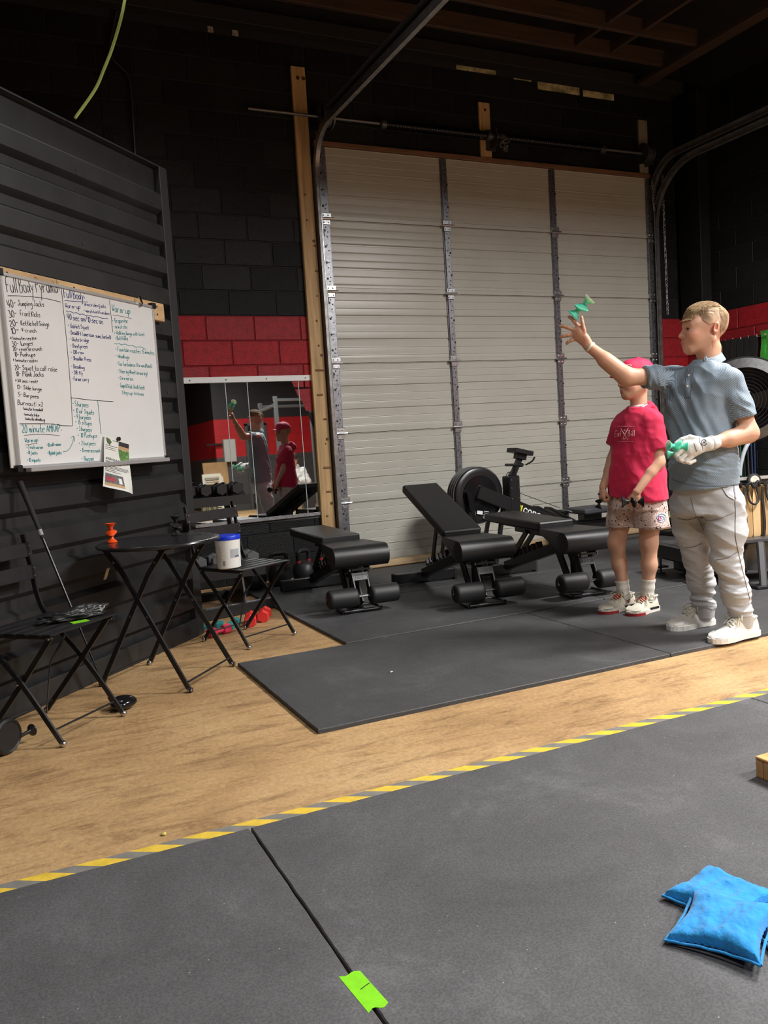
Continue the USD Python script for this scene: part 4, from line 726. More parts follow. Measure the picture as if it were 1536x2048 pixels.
for x in (1.60, 1.0):
    part(dk, 'upright', ext(Polygon([(5.72, .10), (5.84, .10), (6.16, .82), (6.14, .90), (6.06, .90)]), .012, mat4((0, 1, 0), (0, 0, 1), (1, 0, 0), (x-.10, 0, 0))), RK)
    part(dk, 'upright_foot', ext(Polygon([(5.60, .0), (6.3, .0), (6.3, .06), (5.95, .09), (5.86, .30), (5.72, .30), (5.66, .06), (5.60, .05)]), .012, mat4((0, 1, 0), (0, 0, 1), (1, 0, 0), (x-.115, 0, 0))), RK)
    part(dk, 'bolt', cat(*[cyl((x-.085, y, z), (x-.115, y, z), .012, 10) for y, z in ((6.06, .79), (5.79, .24), (5.80, .12), (6.12, .86))]), CHROME)
for z, y0 in ((.80, 5.93), (.30, 5.70)):
    part(dk, 'tray', cat(beam((.95, y0, z-.03), (1.66, y0, z-.03), .012, .07), beam((.95, y0+.20, z+.05), (1.66, y0+.20, z+.05), .012, .07), xf(box(.95, 1.66, 0, .21, -.003, .003), mat4((1, 0, 0), (0, .93, .37), (0, -.37, .93), (0, y0, z-.06)))), RK)
part(dk, 'floor_beam', cat(beam((1.05, 5.47, .04), (1.68, 5.62, .04), .06, .075, ch=.004), box(1.0, 1.66, 6.2, 6.28, 0, .06, .003)), RK)
GREYH = m('hex_grey', (.10, .105, .11), .5)
for i, w in enumerate(('nearest the corner post', 'second from the corner post', 'in the middle', 'second from the mirror end', 'at the mirror end')): dumbbell('black_dumbbell', 'black hex dumbbell on the rack\'s upper tray, '+w, (1.10+.115*i, 6.0, .855), 90, BLK, .15, .048, 'black dumbbells on the upper tray', CHROME)
for i, w in enumerate(('nearest the corner post', 'second from the corner post', 'third from the corner post', 'at the mirror end')): dumbbell('grey_dumbbell', 'grey hex dumbbell on the rack\'s lower tray, '+w, (1.20+.125*i, 5.77, .365), 90, GREYH, .15, .05, 'grey dumbbells on the lower tray', CHROME)
KB = m('kettlebell_iron', (.014, .014, .015), .45, bump=(90, .1))
kb0 = thing('kettlebell', 'black iron kettlebell with red bands, leftmost of the row behind the left bench', 'kettlebell', (1.765, 6.38, MT), 15, 'kettlebells behind the left bench')
part(kb0, 'body', lathe([(0, 0), (.06, 0), (.088, .03), (.098, .085), (.085, .145), (.045, .175), (0, .18)], 28), KB, 50); part(kb0, 'handle', tube(fillet([(-.055, 0, .15), (-.068, 0, .262), (.068, 0, .262), (.055, 0, .15)], .05, 6), .0165, 10), KB, True); part(kb0, 'colour_band', cat(*[cyl((s*.057, 0, .165), (s*.059, 0, .185), .019, 12) for s in (-1, 1)]), m('band_red', (.35, .02, .03), .5))
for x, y, r, w in ((1.975, 6.38, -10, 'second from the left'), (2.185, 6.38, 25, 'in the middle'), (2.395, 6.38, 0, 'fourth from the left'), (2.605, 6.38, 40, 'nearest the door')): dup(kb0, 'black iron kettlebell '+w+' of the row behind the left bench', (x, y, MT), r)
# ---------------- right side: drum fan, bands, shelf, machine ----------------
fn = thing('drum_fan', 'large round black drum fan with wide brushed grey rim, right of the tall boy', 'fan', (4.97, 4.38, 0)); fa = math.radians(-138)
FM = mat4((-math.sin(fa), math.cos(fa), 0), (0, 0, 1), (math.cos(fa), math.sin(fa), 0), (0, 0, 1.265)); FI = m('fan_black', (.006, .006, .007), .4)
part(fn, 'rim', xf(lathe([(.232, .10), (.300, .085), (.304, .075), (.304, .055), (.232, .06)], 64), FM), m('brushed_rim', (.15, .15, .15), .35, .9, noise=(40, .2)), 40); part(fn, 'drum', xf(lathe([(.298, .06), (.302, -.14), (.28, -.15), (0, -.15)], 64), FM), FI, 40); part(fn, 'rim_edge', xf(lathe([(.306, -.02), (.318, -.02), (.318, -.005), (.306, -.005)], 64), FM), FI)
for k in range(3): part(fn, 'blade', xf(ext(Polygon([(.03, -.05), (.21, -.09), (.225, .02), (.2, .08), (.03, .04)]), .004), FM@rotm(k*2*PI/3, (0, 0, 1))@rotm(.35, (1, 0, 0))), FI)
part(fn, 'guard', xf(cat(*[lathe([(r, .05), (r+.004, .05), (r+.004, .054), (r, .054)], 48) for r in np.arange(.04, .23, .024)]), FM), FI, kind='stuff'); part(fn, 'hub', xf(lathe([(0, .06), (.05, .055), (.05, .03), (0, .03)], 24), FM), FI)
part(fn, 'badge', xf(cat(ribbon([(.03, .06), (.0, .02), (.05, -.03)], .007, np.eye(4), .064)), FM), WHITE, False)
part(fn, 'stand', cat(beam((-.05, .25, 1.0), (.05, .35, .03), .04, .04), beam((.2, -.2, 1.0), (.3, -.1, .03), .04, .04), beam((-.02, .28, 1.02), (.18, -.18, 1.02), .05, .05), beam((-.1, .35, .03), (.35, -.12, .03), .05, .05)), BLK)
# pegs, belts and bands on the right wall
pg = thing('peg_rail', 'row of small steel hooks on the red band of the right wall', 'hook rail'); part(pg, 'rail', box(XR-.03, XR-.0075, 5.55, 6.40, 1.90, 1.93, .003), BLK)
for y in np.arange(5.60, 6.40, .095): part(pg, 'hook', tube(fillet([(XR-.03, y, 1.915), (XR-.10, y, 1.905), (XR-.105, y, 1.935)], .02, 4), .006, 6), CHROME)
for i in range(6): y = 5.83+.078*i; L = .30+.05*math.sin(i*2.3); solo('lifting_belt', 'black strap on the right wall\'s hook rail, '+('next to the green band', 'second from the green band', 'third from the green band', 'fourth from the green band', 'second from the boy\'s head', 'nearest the boy\'s head')[i], 'strap', loft(np.array([[(XR-.10+dx*.6+.012*math.sin(k*.9+i), y+dy, 1.925-L*k/6) for dx, dy in ((-.02, -.036), (.015, -.036), (.015, .036), (-.02, .036))] for k in range(7)])), m('strap_black', (.010, .010, .011), .6), 30, 'black straps on the right wall')
BC = [('yellow', (.50, .33, .03)), ('orange', (.62, .10, .03)), ('dark green', (.03, .13, .04)), ('red', (.30, .04, .03)), ('green', (.02, .16, .06)), ('black', (.012, .012, .012)), ('grey', (.05, .055, .06)), ('blue', (.02, .04, .12))]
for i, (nm, c) in enumerate(BC):
    y = 6.235-.045*i; p = [(XR-.05, y, 1.90), (XR-.055, y+.008, 1.2), (XR-.052, y, .56), (XR-.045, y-.012, .54), (XR-.04, y-.02, .56), (XR-.045, y-.022, 1.2), (XR-.05, y-.014, 1.90)]
    solo('resistance_band', nm+' resistance band hanging in the row on the right wall below the straps', 'resistance band', bar(smoothpath(p, 4), .004, .018, up=(1, 0, 0)) if False else tube(smoothpath(p, 5), .008, 6), m('band_'+nm.replace(' ', '_'), c, .55), True, 'resistance bands on the right wall')
gb = thing('green_band', 'wide bright green stretch band hung at the right edge, above the drum fan', 'resistance band', (XR-.07, 5.735, 0)); part(gb, 'loop', cat(*[loft(np.array([[(a+.01*math.sin(k+o), o*.06+b, 1.96-.052*k) for a, b in ((-.014, -.028), (.012, -.028), (.012, .028), (-.014, .028))] for k in range(7)])) for o in (0, -1)]), m('band_lime', (.05, .36, .04), .6, noise=(40, .3)), 40)
# shelf with tan sand bags and the machine below it
mc = thing('exercise_machine', 'low black exercise machine on levelling feet behind the tall boy\'s legs', 'exercise machine', (4.235, 4.27, MT), -14); MK = m('machine_plastic', (.014, .014, .015), .28)
part(mc, 'body', box(0, .50, 0, .45, .13, .245, .012), MK); part(mc, 'lower_body', box(.16, .50, .03, .44, .02, .14, .01), MK); part(mc, 'top_recess', box(.03, .47, .03, .42, .235, .249, .004), m('recess_grey', (.05, .05, .05), .5))
part(mc, 'white_sticker', box(.09, .17, -.0012, .01, .175, .21), WHITE, False); part(mc, 'white_sticker', box(.19, .24, -.0012, .04, .07, .10), WHITE, False)
for x, y in ((.06, -.03), (.06, .44), (.46, .44)): part(mc, 'levelling_foot', cat(cyl((x, y, 0), (x, y, .012), .03, 16), cyl((x, y, .012), (x, y, .13), .009, 8), box(x-.05, x+.05, y-.03, y+.05, .045, .058, .003)), DKSTEEL)
sh = thing('storage_shelf', 'low black storage shelf with grey tube legs at the right edge', 'shelf', (4.43, 3.99, MT), -14)
part(sh, 'shelf_board', box(-.10, 1.0, -.05, .20, .285, .312, .004), m('shelf_grey', (.05, .05, .053), .35)); part(sh, 'front_panel', box(-.08, 1.0, .02, .04, .09, .27, .004), m('panel_gloss', (.035, .036, .037), .15)); part(sh, 'panel_edge', box(-.08, 1.0, .015, .041, .267, .274), DKSTEEL)
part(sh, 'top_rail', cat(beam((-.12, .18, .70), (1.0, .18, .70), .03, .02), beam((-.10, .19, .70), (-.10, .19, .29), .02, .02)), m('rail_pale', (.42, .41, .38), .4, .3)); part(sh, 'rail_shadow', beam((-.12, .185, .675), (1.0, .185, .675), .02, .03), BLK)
part(sh, 'leg', cat(beam((.075, -.155, 0), (.125, -.06, .29), .05, .045, ch=.01)), m('leg_grey', (.10, .10, .105), .35, .5)); part(sh, 'foot', box(.0, .22, -.20, -.10, 0, .02, .003), BLK); part(sh, 'leg', beam((.9, -.15, 0), (.95, -.06, .29), .05, .045, ch=.01), looks['leg_grey'])
part(sh, 'leg', beam((.0, .17, 0), (0, .17, .29), .04, .04), BLK); part(sh, 'leg', beam((.95, .17, 0), (.95, .17, .29), .04, .04), BLK)
ca_, sa_ = math.cos(math.radians(-14)), math.sin(math.radians(-14))
def sl(x, y, z): return (4.43+x*ca_-y*sa_, 3.99+x*sa_+y*ca_, z+MT)
TAN = [m('canvas_tan', (.42, .26, .115), .85, noise=(6, .15), bump=(300, .2), stretch=(6, 6, 1)), m('canvas_pale', (.55, .38, .19), .85, noise=(6, .15), bump=(300, .2), stretch=(6, 6, 1))]
for i, lb in enumerate(('tan canvas sand bag nearest the tall boy on the low shelf', 'tan canvas sand bag with black looped handle in the middle of the shelf', 'tan canvas sand bag at the right edge of the low shelf')):
    g_ = thing('sand_bag', lb, 'sand bag', sl(.005+.139*i, .09, .313), -14)
    for k, x in enumerate((-.058, .002)): part(g_, 'panel', hull([(x+dx, dy, z) for z, e in ((.0, .003), (.02, .0), (.24, .0), (.31, .012), (.345, .02)) for dx in (e, .056-e) for dy in (-.05+e, .05-e)]), TAN[k], 20)
    part(g_, 'side_strap', cat(loft(np.array([[(x_+.006*math.sin(z*17), -.056, z) for x_ in (-.067, -.051)]+[(x_+.006*math.sin(z*17), -.050, z) for x_ in (-.051, -.067)] for z in np.linspace(.003, .335, 8)]))), looks['strap_black'])
    part(g_, 'handle', tube(smoothpath([(-.035, -.054, .31), (-.035, -.066, .25), (0, -.07, .222), (.035, -.066, .25), (.035, -.054, .31), (.02, -.05, .36), (-.03, -.05, .355), (-.035, -.054, .31)], 5), .007, 6), looks['strap_black'], True)
    part(g_, 'tie', tube(smoothpath([(-.05, -.05, .34), (-.02, -.06, .37), (.01, -.055, .335), (.04, -.055, .375), (.055, -.05, .34)], 5), .009, 6), looks['strap_black'], True)
dl = thing('pale_disc', 'round pale disc with black tyre and steel pin on the shelf rail, right edge', 'wheel', sl(.215, .125, .685), -14); MD = mat4((1, 0, 0), (0, 0, 1), (0, -1, 0), (0, 0, 0))
part(dl, 'disc', xf(lathe([(0, .0), (.036, 0), (.038, .012), (.03, .018), (0, .018)], 28), MD), m('disc_pale', (.55, .52, .42), .5, noise=(60, .2))); part(dl, 'tyre', xf(lathe([(.038, -.012), (.05, -.008), (.05, .012), (.038, .016)], 28), MD), RUB); part(dl, 'pin', cyl((0, -.01, 0), (-.04, -.075, -.006), .005, 8), CHROME)
hg = thing('grey_hose', 'grey curved tube with a pink end above the shelf rail at the right edge', 'tube'); hp = smoothpath([sl(.155, .19, .72), sl(.165, .19, .80), sl(.20, .19, .90), sl(.26, .19, .985)], 6); part(hg, 'tube', tube(hp[:-3], .014, 10), m('hose_grey', (.33, .37, .42), .45), True); part(hg, 'end', tube(hp[-4:], .0165, 10), m('hose_pink', (.50, .20, .24), .5), True)
bh = thing('black_bar', 'black curved bar end behind the tall boy\'s neck', 'bar'); part(bh, 'bar', tube(smoothpath([(5.03, 4.68, 1.50), (5.02, 4.64, 1.64), (4.99, 4.63, 1.70), (4.94, 4.67, 1.74)], 6), .018, 10), BLK, True); part(bh, 'upright', beam((5.03, 4.73, MT), (5.03, 4.69, 1.52), .04, .04), BLK)
for x, y, s, lb in ((1.62, 3.55, .008, 'tiny white crumb on the black mat beside the table'), (.345, 2.47, .008, 'tiny yellow crumb on the concrete near the striped tape')):
    c_ = trimesh.creation.icosphere(1, s); c_.vertices[:, 2] *= .5; c_.vertices += rng.normal(0, .001, c_.vertices.shape); solo('crumb', lb, 'crumb', mv(c_, x, y, (MT if x > 1 else 0)+s*.45), WHITE if x > 1 else m('crumb_yellow', (.6, .5, .12), .7), True)
# ---------------- people: smooth implicit bodies ----------------
class Body:
    """primitives blended smoothly on a grid, then meshed"""
    def __init__(s): s.P = []
    def cone(s, a, b, ra, rb, k=.012, sq=None, op='u', clip=None):
        a, b = V(*a), V(*b); r = max(ra, rb)
        s.P.append(('c', np.minimum(a, b)-r, np.maximum(a, b)+r, (a, b, ra, rb, sq), k, op, clip)); return s
    def chain(s, pts, rad, k=.01, **kw):
        for i in range(len(pts)-1): s.cone(pts[i], pts[i+1], rad[i], rad[i+1], k, **kw)
        return s
    def ell(s, c, r, R=None, k=.012, op='u', clip=None):
        c, r = V(*c), V(*r); e = np.full(3, r.max()) if R is not None else r
        s.P.append(('e', c-e, c+e, (c, r, R), k, op, clip)); return s
    def stack(s, rows, k=.02, n=2.3):
        """rows of (z, u, v, half width, half depth, yaw)"""
        q = np.array(rows, float); q = q[np.argsort(q[:, 0])]; m_ = q[:, 3:5].max(1)
        s.P.append(('s', V((q[:, 1]-m_).min(), (q[:, 2]-m_).min(), q[0, 0]), V((q[:, 1]+m_).max(), (q[:, 2]+m_).max(), q[-1, 0]), (q, n), k, 'u', None)); return s
    @staticmethod
    def dist(kind, A, X, Y, Z):
        if kind == 'c':
            a, b, ra, rb, sq = A; d = b-a; L2 = d@d+1e-12; px, py, pz = X-a[0], Y-a[1], Z-a[2]
            h = np.clip((px*d[0]+py*d[1]+pz*d[2])/L2, 0, 1); px, py, pz = px-h*d[0], py-h*d[1], pz-h*d[2]
            if sq is not None:
                n, f = unit(sq[0]), 1/sq[1]-1; t = (px*n[0]+py*n[1]+pz*n[2])*f; px, py, pz = px+t*n[0], py+t*n[1], pz+t*n[2]
            return np.sqrt(px*px+py*py+pz*pz)-(ra+(rb-ra)*h)
        if kind == 'e':
            c, r, R = A; px, py, pz = X-c[0], Y-c[1], Z-c[2]
            if R is not None: px, py, pz = [px*R[0, i]+py*R[1, i]+pz*R[2, i] for i in range(3)]
            k0 = np.sqrt((px/r[0])**2+(py/r[1])**2+(pz/r[2])**2); k1 = np.sqrt((px/r[0]**2)**2+(py/r[1]**2)**2+(pz/r[2]**2)**2)+1e-9
            return k0*(k0-1)/k1
        q, n = A; z = np.ravel(Z); I = lambda c: np.interp(z, q[:, 0], q[:, c]).reshape(Z.shape)
        yw = I(5); c, s_ = np.cos(yw), np.sin(yw); px, py = X-I(1), Y-I(2); a, b = I(3), I(4); x, y = px*c+py*s_, -px*s_+py*c
        d = ((np.abs(x)/a)**n+(np.abs(y)/b)**n)**(1/n); d = (d-1)*np.minimum(a, b)
        return np.maximum(d, np.maximum(q[0, 0]-Z, Z-q[-1, 0]))
    def mesh(s, h, planes=(), smooth=3):
        lo = np.min([p[1] for p in s.P if p[5] == 'u'], 0)-4*h; hi = np.max([p[2] for p in s.P if p[5] == 'u'], 0)+4*h
        n = np.ceil((hi-lo)/h).astype(int)+1; ax = [(lo[i]+h*np.arange(n[i])).astype(np.float32) for i in range(3)]
        D_ = np.full(n, .08, np.float32)
        for kind, a, b, A, k, op, clip in s.P:
            m_ = k+4*h; i0 = np.maximum(((a-m_-lo)/h).astype(int), 0); i1 = np.minimum(((b+m_-lo)/h).astype(int)+2, n)
            sl_ = tuple(slice(i0[i], i1[i]) for i in range(3)); X, Y, Z = np.meshgrid(*[ax[i][sl_[i]] for i in range(3)], indexing='ij', sparse=True)
            d = s.dist(kind, A, X, Y, Z).astype(np.float32)
            if clip is not None:
                for p, nn_ in clip: d = np.maximum(d, (X-p[0])*nn_[0]+(Y-p[1])*nn_[1]+(Z-p[2])*nn_[2])
            e = D_[sl_]
            if op == 'u': q = np.maximum(k-np.abs(e-d), 0)/k; D_[sl_] = np.minimum(e, d)-q*q*k*.25
            else: q = np.maximum(k-np.abs(e+d), 0)/k; D_[sl_] = np.maximum(e, -d)+q*q*k*.25
        X, Y, Z = np.meshgrid(*ax, indexing='ij', sparse=True)
        for p, nn_ in planes: D_ = np.maximum(D_, (X-p[0])*nn_[0]+(Y-p[1])*nn_[1]+(Z-p[2])*nn_[2])
        mm = snets(D_, lo, h)
        if smooth: trimesh.smoothing.filter_taubin(mm, iterations=smooth)
        return mm
def snets(d, o, h):
    """naive surface nets"""
    s = d < 0; n = np.array(d.shape); c = tuple(n-1); acc = np.zeros(c+(3,), np.float32); cnt = np.zeros(c, np.float32); E = []
    for a in range(3):
        f, g = [slice(None)]*3, [slice(None)]*3; f[a], g[a] = slice(0, -1), slice(1, None); f, g = tuple(f), tuple(g)
        cr = s[f] != s[g]; t = np.where(cr, d[f]/np.where(cr, d[f]-d[g], 1), 0).astype(np.float32); E.append((cr, s[f])); o1, o2 = [q for q in range(3) if q != a]
        for b1 in (0, 1):
            for b2 in (0, 1):
                w = [slice(None)]*3; w[o1] = slice(b1, b1+c[o1]); w[o2] = slice(b2, b2+c[o2]); w = tuple(w); k = cr[w]
                cnt += k; acc[..., a] += t[w]; acc[..., o1] += k*b1; acc[..., o2] += k*b2
    on = cnt > 0; idx = np.full(c, -1, np.int64); idx[on] = np.arange(on.sum()); v = (np.argwhere(on)+acc[on]/cnt[on][:, None])*h+o; F = []
    for a in range(3):
        cr, sg = E[a]; o1, o2 = [(1, 2), (2, 0), (0, 1)][a]; P = np.argwhere(cr); ok = (P[:, o1] > 0) & (P[:, o2] > 0) & (P[:, o1] < n[o1]-1) & (P[:, o2] < n[o2]-1); P = P[ok]
        def at_(d1, d2): Q = P.copy(); Q[:, o1] -= d1; Q[:, o2] -= d2; return idx[tuple(Q.T)]
        q = np.stack([at_(1, 1), at_(0, 1), at_(0, 0), at_(1, 0)], 1); fl = ~sg[tuple(P.T)]; q[fl] = q[fl][:, ::-1]; F.append(q)
    q = np.vstack(F); return trimesh.Trimesh(v, np.vstack([q[:, [0, 1, 2]], q[:, [0, 2, 3]]]), process=False)
def fuse(*ms):
    try:
        M = None
        for mm in ms:
            q = Manifold(__import__('manifold3d').Mesh(np.asarray(mm.vertices, np.float32), np.asarray(mm.faces, np.uint32)))
            if q.is_empty(): raise ValueError('not a closed mesh')
            M = q if M is None else M+q
        r = M.to_mesh(); return trimesh.Trimesh(r.vert_properties[:, :3], r.tri_verts, process=False)
    except Exception as ex:
        print('fuse:', ex); return cat(*ms)
def displace(mm, fn):
    v = np.array(mm.vertices); mm = trimesh.Trimesh(v+np.asarray(mm.vertex_normals)*fn(v)[:, None], mm.faces, process=False); return mm
def sstep(x, a, b): t = np.clip((x-a)/(b-a), 0, 1); return t*t*(3-2*t)
def ridge(p, oc=3, seed=0): return 1-2*np.abs(meshkit.fbm(p, oc, seed)-.5)*2
mraw('skin', {'a': ('attribute', {'attribute': 'tone'}), 'g': ('geometry', {}), 'n': ('noise_texture', dict(scale=180., detail=3.)), 'b': ('bump', dict(strength=.10, distance=.001)), 'p': ('principled_bsdf', dict(roughness=.48, specular_ior_level=.4, subsurface_weight=.12, subsurface_scale=.008, subsurface_radius=(1, .3, .15)))},
    [('a.color', 'p.base_color'), ('g.position', 'n.vector'), ('n.fac', 'b.height'), ('b.normal', 'p.normal')])
SK = np.array((.60, .335, .225)); LIP = np.array((.50, .17, .14)); BLUSH = np.array((.60, .22, .155))
def head_prims(s, H, sc, hat=False):
    """a boy's head: H maps head space (x forward, y left, z up, origin between the ears at eye height) to the body"""
    Rh = H[:3, :3]; P = lambda x, y, z: (H@V(x*sc, y*sc, z*sc, 1))[:3]
    def e(c, r, k=.012, op='u', R=None): s.ell(P(*c), np.array(r)*sc, Rh if R is None else Rh@R, k*sc, op)
    def c(a, b, ra, rb, k=.01, op='u', sq=None): s.cone(P(*a), P(*b), ra*sc, rb*sc, k*sc, (Rh@V(*sq[0]), sq[1]) if sq else None, op)
    e((-.022, 0, .028), (.104, .077, .088)); e((.035, 0, -.030), (.066, .061, .086), .03); e((.052, 0, .030), (.044, .058, .045), .03)
    c((.078, 0, -.099), (.078, 0, -.096), .021, .022, .03); c((.066, .018, -.098), (-.02, .056, -.055), .019, .020, .03); c((.066, -.018, -.098), (-.02, -.056, -.055), .019, .020, .03)
    e((.084, 0, -.068), (.025, .027, .024), .014)
    c((.092, 0, .006), (.113, 0, -.022), .0070, .0090, .009); c((.1145, 0, -.027), (.1155, 0, -.028), .0105, .0105, .005)
    for y in (-1, 1):
        e((.104, y*.0125, -.0315), (.012, .0075, .008), .004); e((.062, y*.036, -.034), (.032, .026, .026), .03); c((.082, y*.012, .020), (.070, y*.046, .020), .009, .008, .014)
        e((.097, y*.030, .0005), (.016, .017, .0095), .010, 's')
        c((.086, y*.018, .009), (.078, y*.044, .007), .0045, .0040, .006); c((.084, y*.018, -.009), (.078, y*.044, -.008), .004, .004, .006)
        for j, (dx, dz, r1, r2) in enumerate(((-.048, .004, .030, .018),)):
            tilt = rotm(-.25, (0, 1, 0))[:3, :3]@rotm(y*.45, (0, 0, 1))[:3, :3]
            e((-.040, y*.076, -.006), (.018, .009, .031), .006, 'u', tilt); e((-.036, y*.0835, -.003), (.010, .006, .018), .004, 's', tilt); e((-.034, y*.075, -.026), (.011, .007, .011), .006)
    c((.1025, .018, -.0635), (.1085, 0, -.0605), .0040, .0062, .003); c((.1025, -.018, -.0635), (.1085, 0, -.0605), .0040, .0062, .003)
    c((.100, .014, -.0725), (.1050, 0, -.0742), .0048, .0070, .003); c((.100, -.014, -.0725), (.1050, 0, -.0742), .0048, .0070, .003)
    c((.106, .022, -.0672), (.1135, .0, -.0670), .0022, .0026, .002, 's'); c((.106, -.022, -.0672), (.1135, .0, -.0670), .0022, .0026, .002, 's')
    c((.1065, .012, -.0855), (.1085, -.012, -.0855), .004, .004, .008, 's'); c((.1085, 0, -.047), (.1095, 0, -.050), .003, .003, .006, 's')
    return P
def face_parts(par, H, sc, iris=(.12, .09, .06), brow=(.20, .11, .05)):
    P = lambda x, y, z: (H@V(x*sc, y*sc, z*sc, 1))[:3]; EW = m('eye_white', (.72, .70, .67), .12); IR = m('iris_brown', iris, .15); BR_ = m('brow_hair', brow, .8)
    for y in (-1, 1):
        ev = trimesh.creation.icosphere(2, .0108*sc); ev.apply_translation(P(.0765, y*.031, .0)); e = part(par, 'eye', ev, EW, True)
        iv = trimesh.creation.icosphere(2, .0060*sc); iv.apply_translation(P(.0830, y*.0315, -.001)); part(e, 'iris', iv, IR, True)
        part(par, 'eyelid', tube([P(.0865, y*.0185, .0030), P(.0893, y*.026, .0072), P(.0875, y*.036, .0070), P(.0800, y*.046, .0010)], .0028*sc, 6), m('lash_brown', (.07, .035, .022), .7), True)
        part(par, 'eyebrow', tube(smoothpath([P(.0915, y*.014, .0185), P(.0885, y*.028, .0235), P(.076, y*.046, .0215)], 4), [.0030*sc]*4+[.0036*sc]*4+[.0018*sc], 6), BR_, True)
def skin_tones(v, H, sc, extra=None):
    q = (np.asarray(v)-H[:3, 3])@H[:3, :3]/sc; col = np.tile(SK, (len(v), 1))*(.96+.08*meshkit.fbm(np.asarray(v)*40, 3, 2))[:, None]
    def mixin(w, c): nonlocal col; col = col*(1-w[:, None])+np.asarray(c)*w[:, None]
    near = np.linalg.norm(q, axis=1) < .2
    g = lambda c, r: np.exp(-(((q-V(*c))/V(*r))**2).sum(1))*near
    for y in (-1, 1): mixin(.75*g((.07, y*.05, -.030), (.05, .028, .024)), BLUSH); mixin(.8*g((-.04, y*.08, 0), (.03, .02, .04)), BLUSH)
    mixin(.5*g((.112, 0, -.026), (.02, .014, .012)), BLUSH)
    mixin(np.clip(1.6*g((.106, 0, -.067), (.014, .018, .0095)), 0, .85), LIP)
    if extra is not None: mixin(*extra(np.asarray(v)))
    return np.clip(col, 0, 1)
def hand(s, chains, palm, rad, k=.007):
    for a, b, ra, rb, sq in palm: s.cone(a, b, ra, rb, .012, sq)
    for ch in chains: s.chain(ch, np.linspace(rad*1.08, rad*.82, len(ch)), k*.55)
def project(mm, P0, d):
    """drop points along d onto the mesh; misses are dropped"""
    P0 = np.asarray(P0, float); loc, ir, _ = mm.ray.intersects_location(P0, np.tile(d, (len(P0), 1)), multiple_hits=False)
    out = np.full(P0.shape, np.nan); out[ir] = loc; return out
def drape(mm, pts, d, w, lift=.0012, r=None):
    """a seam line: 2D (u,z) points seen along d, laid on the mesh as a thin cord"""
    p = smoothpath([(a, 0, b) for a, b in pts], 10)-np.asarray(d)*1.0; q = project(mm, p, np.asarray(d, float)); q = q[~np.isnan(q[:, 0])]
    return tube(q-np.asarray(d)*lift, w, 5)
def shoe(par, heel, toe, z0, H, mats, name, red=False, wide=.052):
    """low sneaker from heel to toe on the ground: upper, sole, tongue, laces"""
    heel, toe = V(*heel), V(*toe); L = np.linalg.norm(toe-heel); f = (toe-heel)/L; M = mat4((f[0], f[1], 0), (-f[1], f[0], 0), (0, 0, 1), (heel[0], heel[1], z0)); W = wide
    T = np.array([0, .03, .10, .22, .34, .46, .58, .70, .82, .92, .97, 1.0]); wd = np.array([.35, .56, .70, .73, .70, .74, .86, .96, .95, .74, .50, .25])*W
    hh = np.array([.078, .092, .098, .096, .102, .098, .082, .066, .056, .047, .040, .030])*H; rings = []
    a = np.linspace(0, 2*PI, 25)[:-1]
    for t, w, h in zip(T, wd, hh):
        c, s_ = np.cos(a), np.sin(a); y = w*np.sign(c)*np.abs(c)**.75; z = .022+(h-.022)*np.where(s_ > 0, np.abs(s_)**.8, -np.abs(s_)**.6*.02); rings.append(np.c_[np.full(24, t*L), y*np.where(s_ > 0, 1-.25*s_, 1), z])
    up = loft(np.array(rings)); up = up.subdivide(); trimesh.smoothing.filter_taubin(up, iterations=6)
    sh_ = part(par, name, xf(up, M), mats[0], 50)
    fp = np.array([(t*L, w*1.07) for t, w in zip(T, wd)]); poly = Polygon(np.vstack([fp, fp[::-1]*V(1, -1)])).buffer(.004)
    so = ext(poly, .026); part(sh_, 'sole', xf(so, M), mats[1], 30)
    if red:
        part(sh_, 'sole_front', xf(ext(poly.buffer(.0012).intersection(sbox(L*.66, -1, 2*L, 1)), .016), M), mats[3], 30)
        for y in (-1, 1): part(sh_, 'side_patch', xf(ext(poly.buffer(.0016).intersection(sbox(L*.10, -1, L*.42, 0) if y < 0 else sbox(L*.10, 0, L*.42, 1)).buffer(.0), .011), M@mat4((1, 0, 0), (0, 1, 0), (0, 0, 1), (0, 0, .018))), BLK, 30)
    part(sh_, 'toe_cap', xf(hull([(L*t, y*w, z) for t, w, z in ((.80, .044, .050), (.80, .049, .03), (.93, .036, .042), (.95, .036, .030), (.985, .015, .032)) for y in (-1, 1)]), M), mats[0], 60)
    part(sh_, 'tongue', xf(hull([(L*t, y*w, z*H) for t, w, z in ((.30, .020, .118), (.33, .022, .120), (.60, .018, .083), (.60, .018, .070), (.30, .018, .095)) for y in (-1, 1)]), M), mats[2], 40)
    lc = [tube([(L*t, -.026, z-.006), (L*(t+.012), 0, z+.006), (L*(t+.025), .026, z-.006)], .0032, 5) for t, z in zip(np.linspace(.40, .62, 5), np.linspace(.104, .078, 5)*H)]
    lc += [tube(smoothpath([(L*.40, 0, .112*H), (L*.43, y*.03, .122*H), (L*.50, y*.052, .105*H), (L*.47, y*.045, .088*H), (L*.41, y*.01, .108*H)], 5), .003, 5) for y in (-1, 1)]
    lc += [tube(smoothpath([(L*.40, 0, .112*H), (L*.48, y*.028, .105*H), (L*.58, y*.046, .07*H)], 5), .0028, 5) for y in (-1, 1)]
    part(sh_, 'laces', xf(cat(lc), M), mats[4], True); part(sh_, 'collar', xf(tube(smoothpath([(L*.04, 0, .097*H), (L*.10, .030, .100*H), (L*.28, .031, .100*H), (L*.33, .0, .104*H), (L*.28, -.031, .100*H), (L*.10, -.030, .100*H), (L*.04, 0, .097*H)], 5), .006, 6), M), mats[0], True)
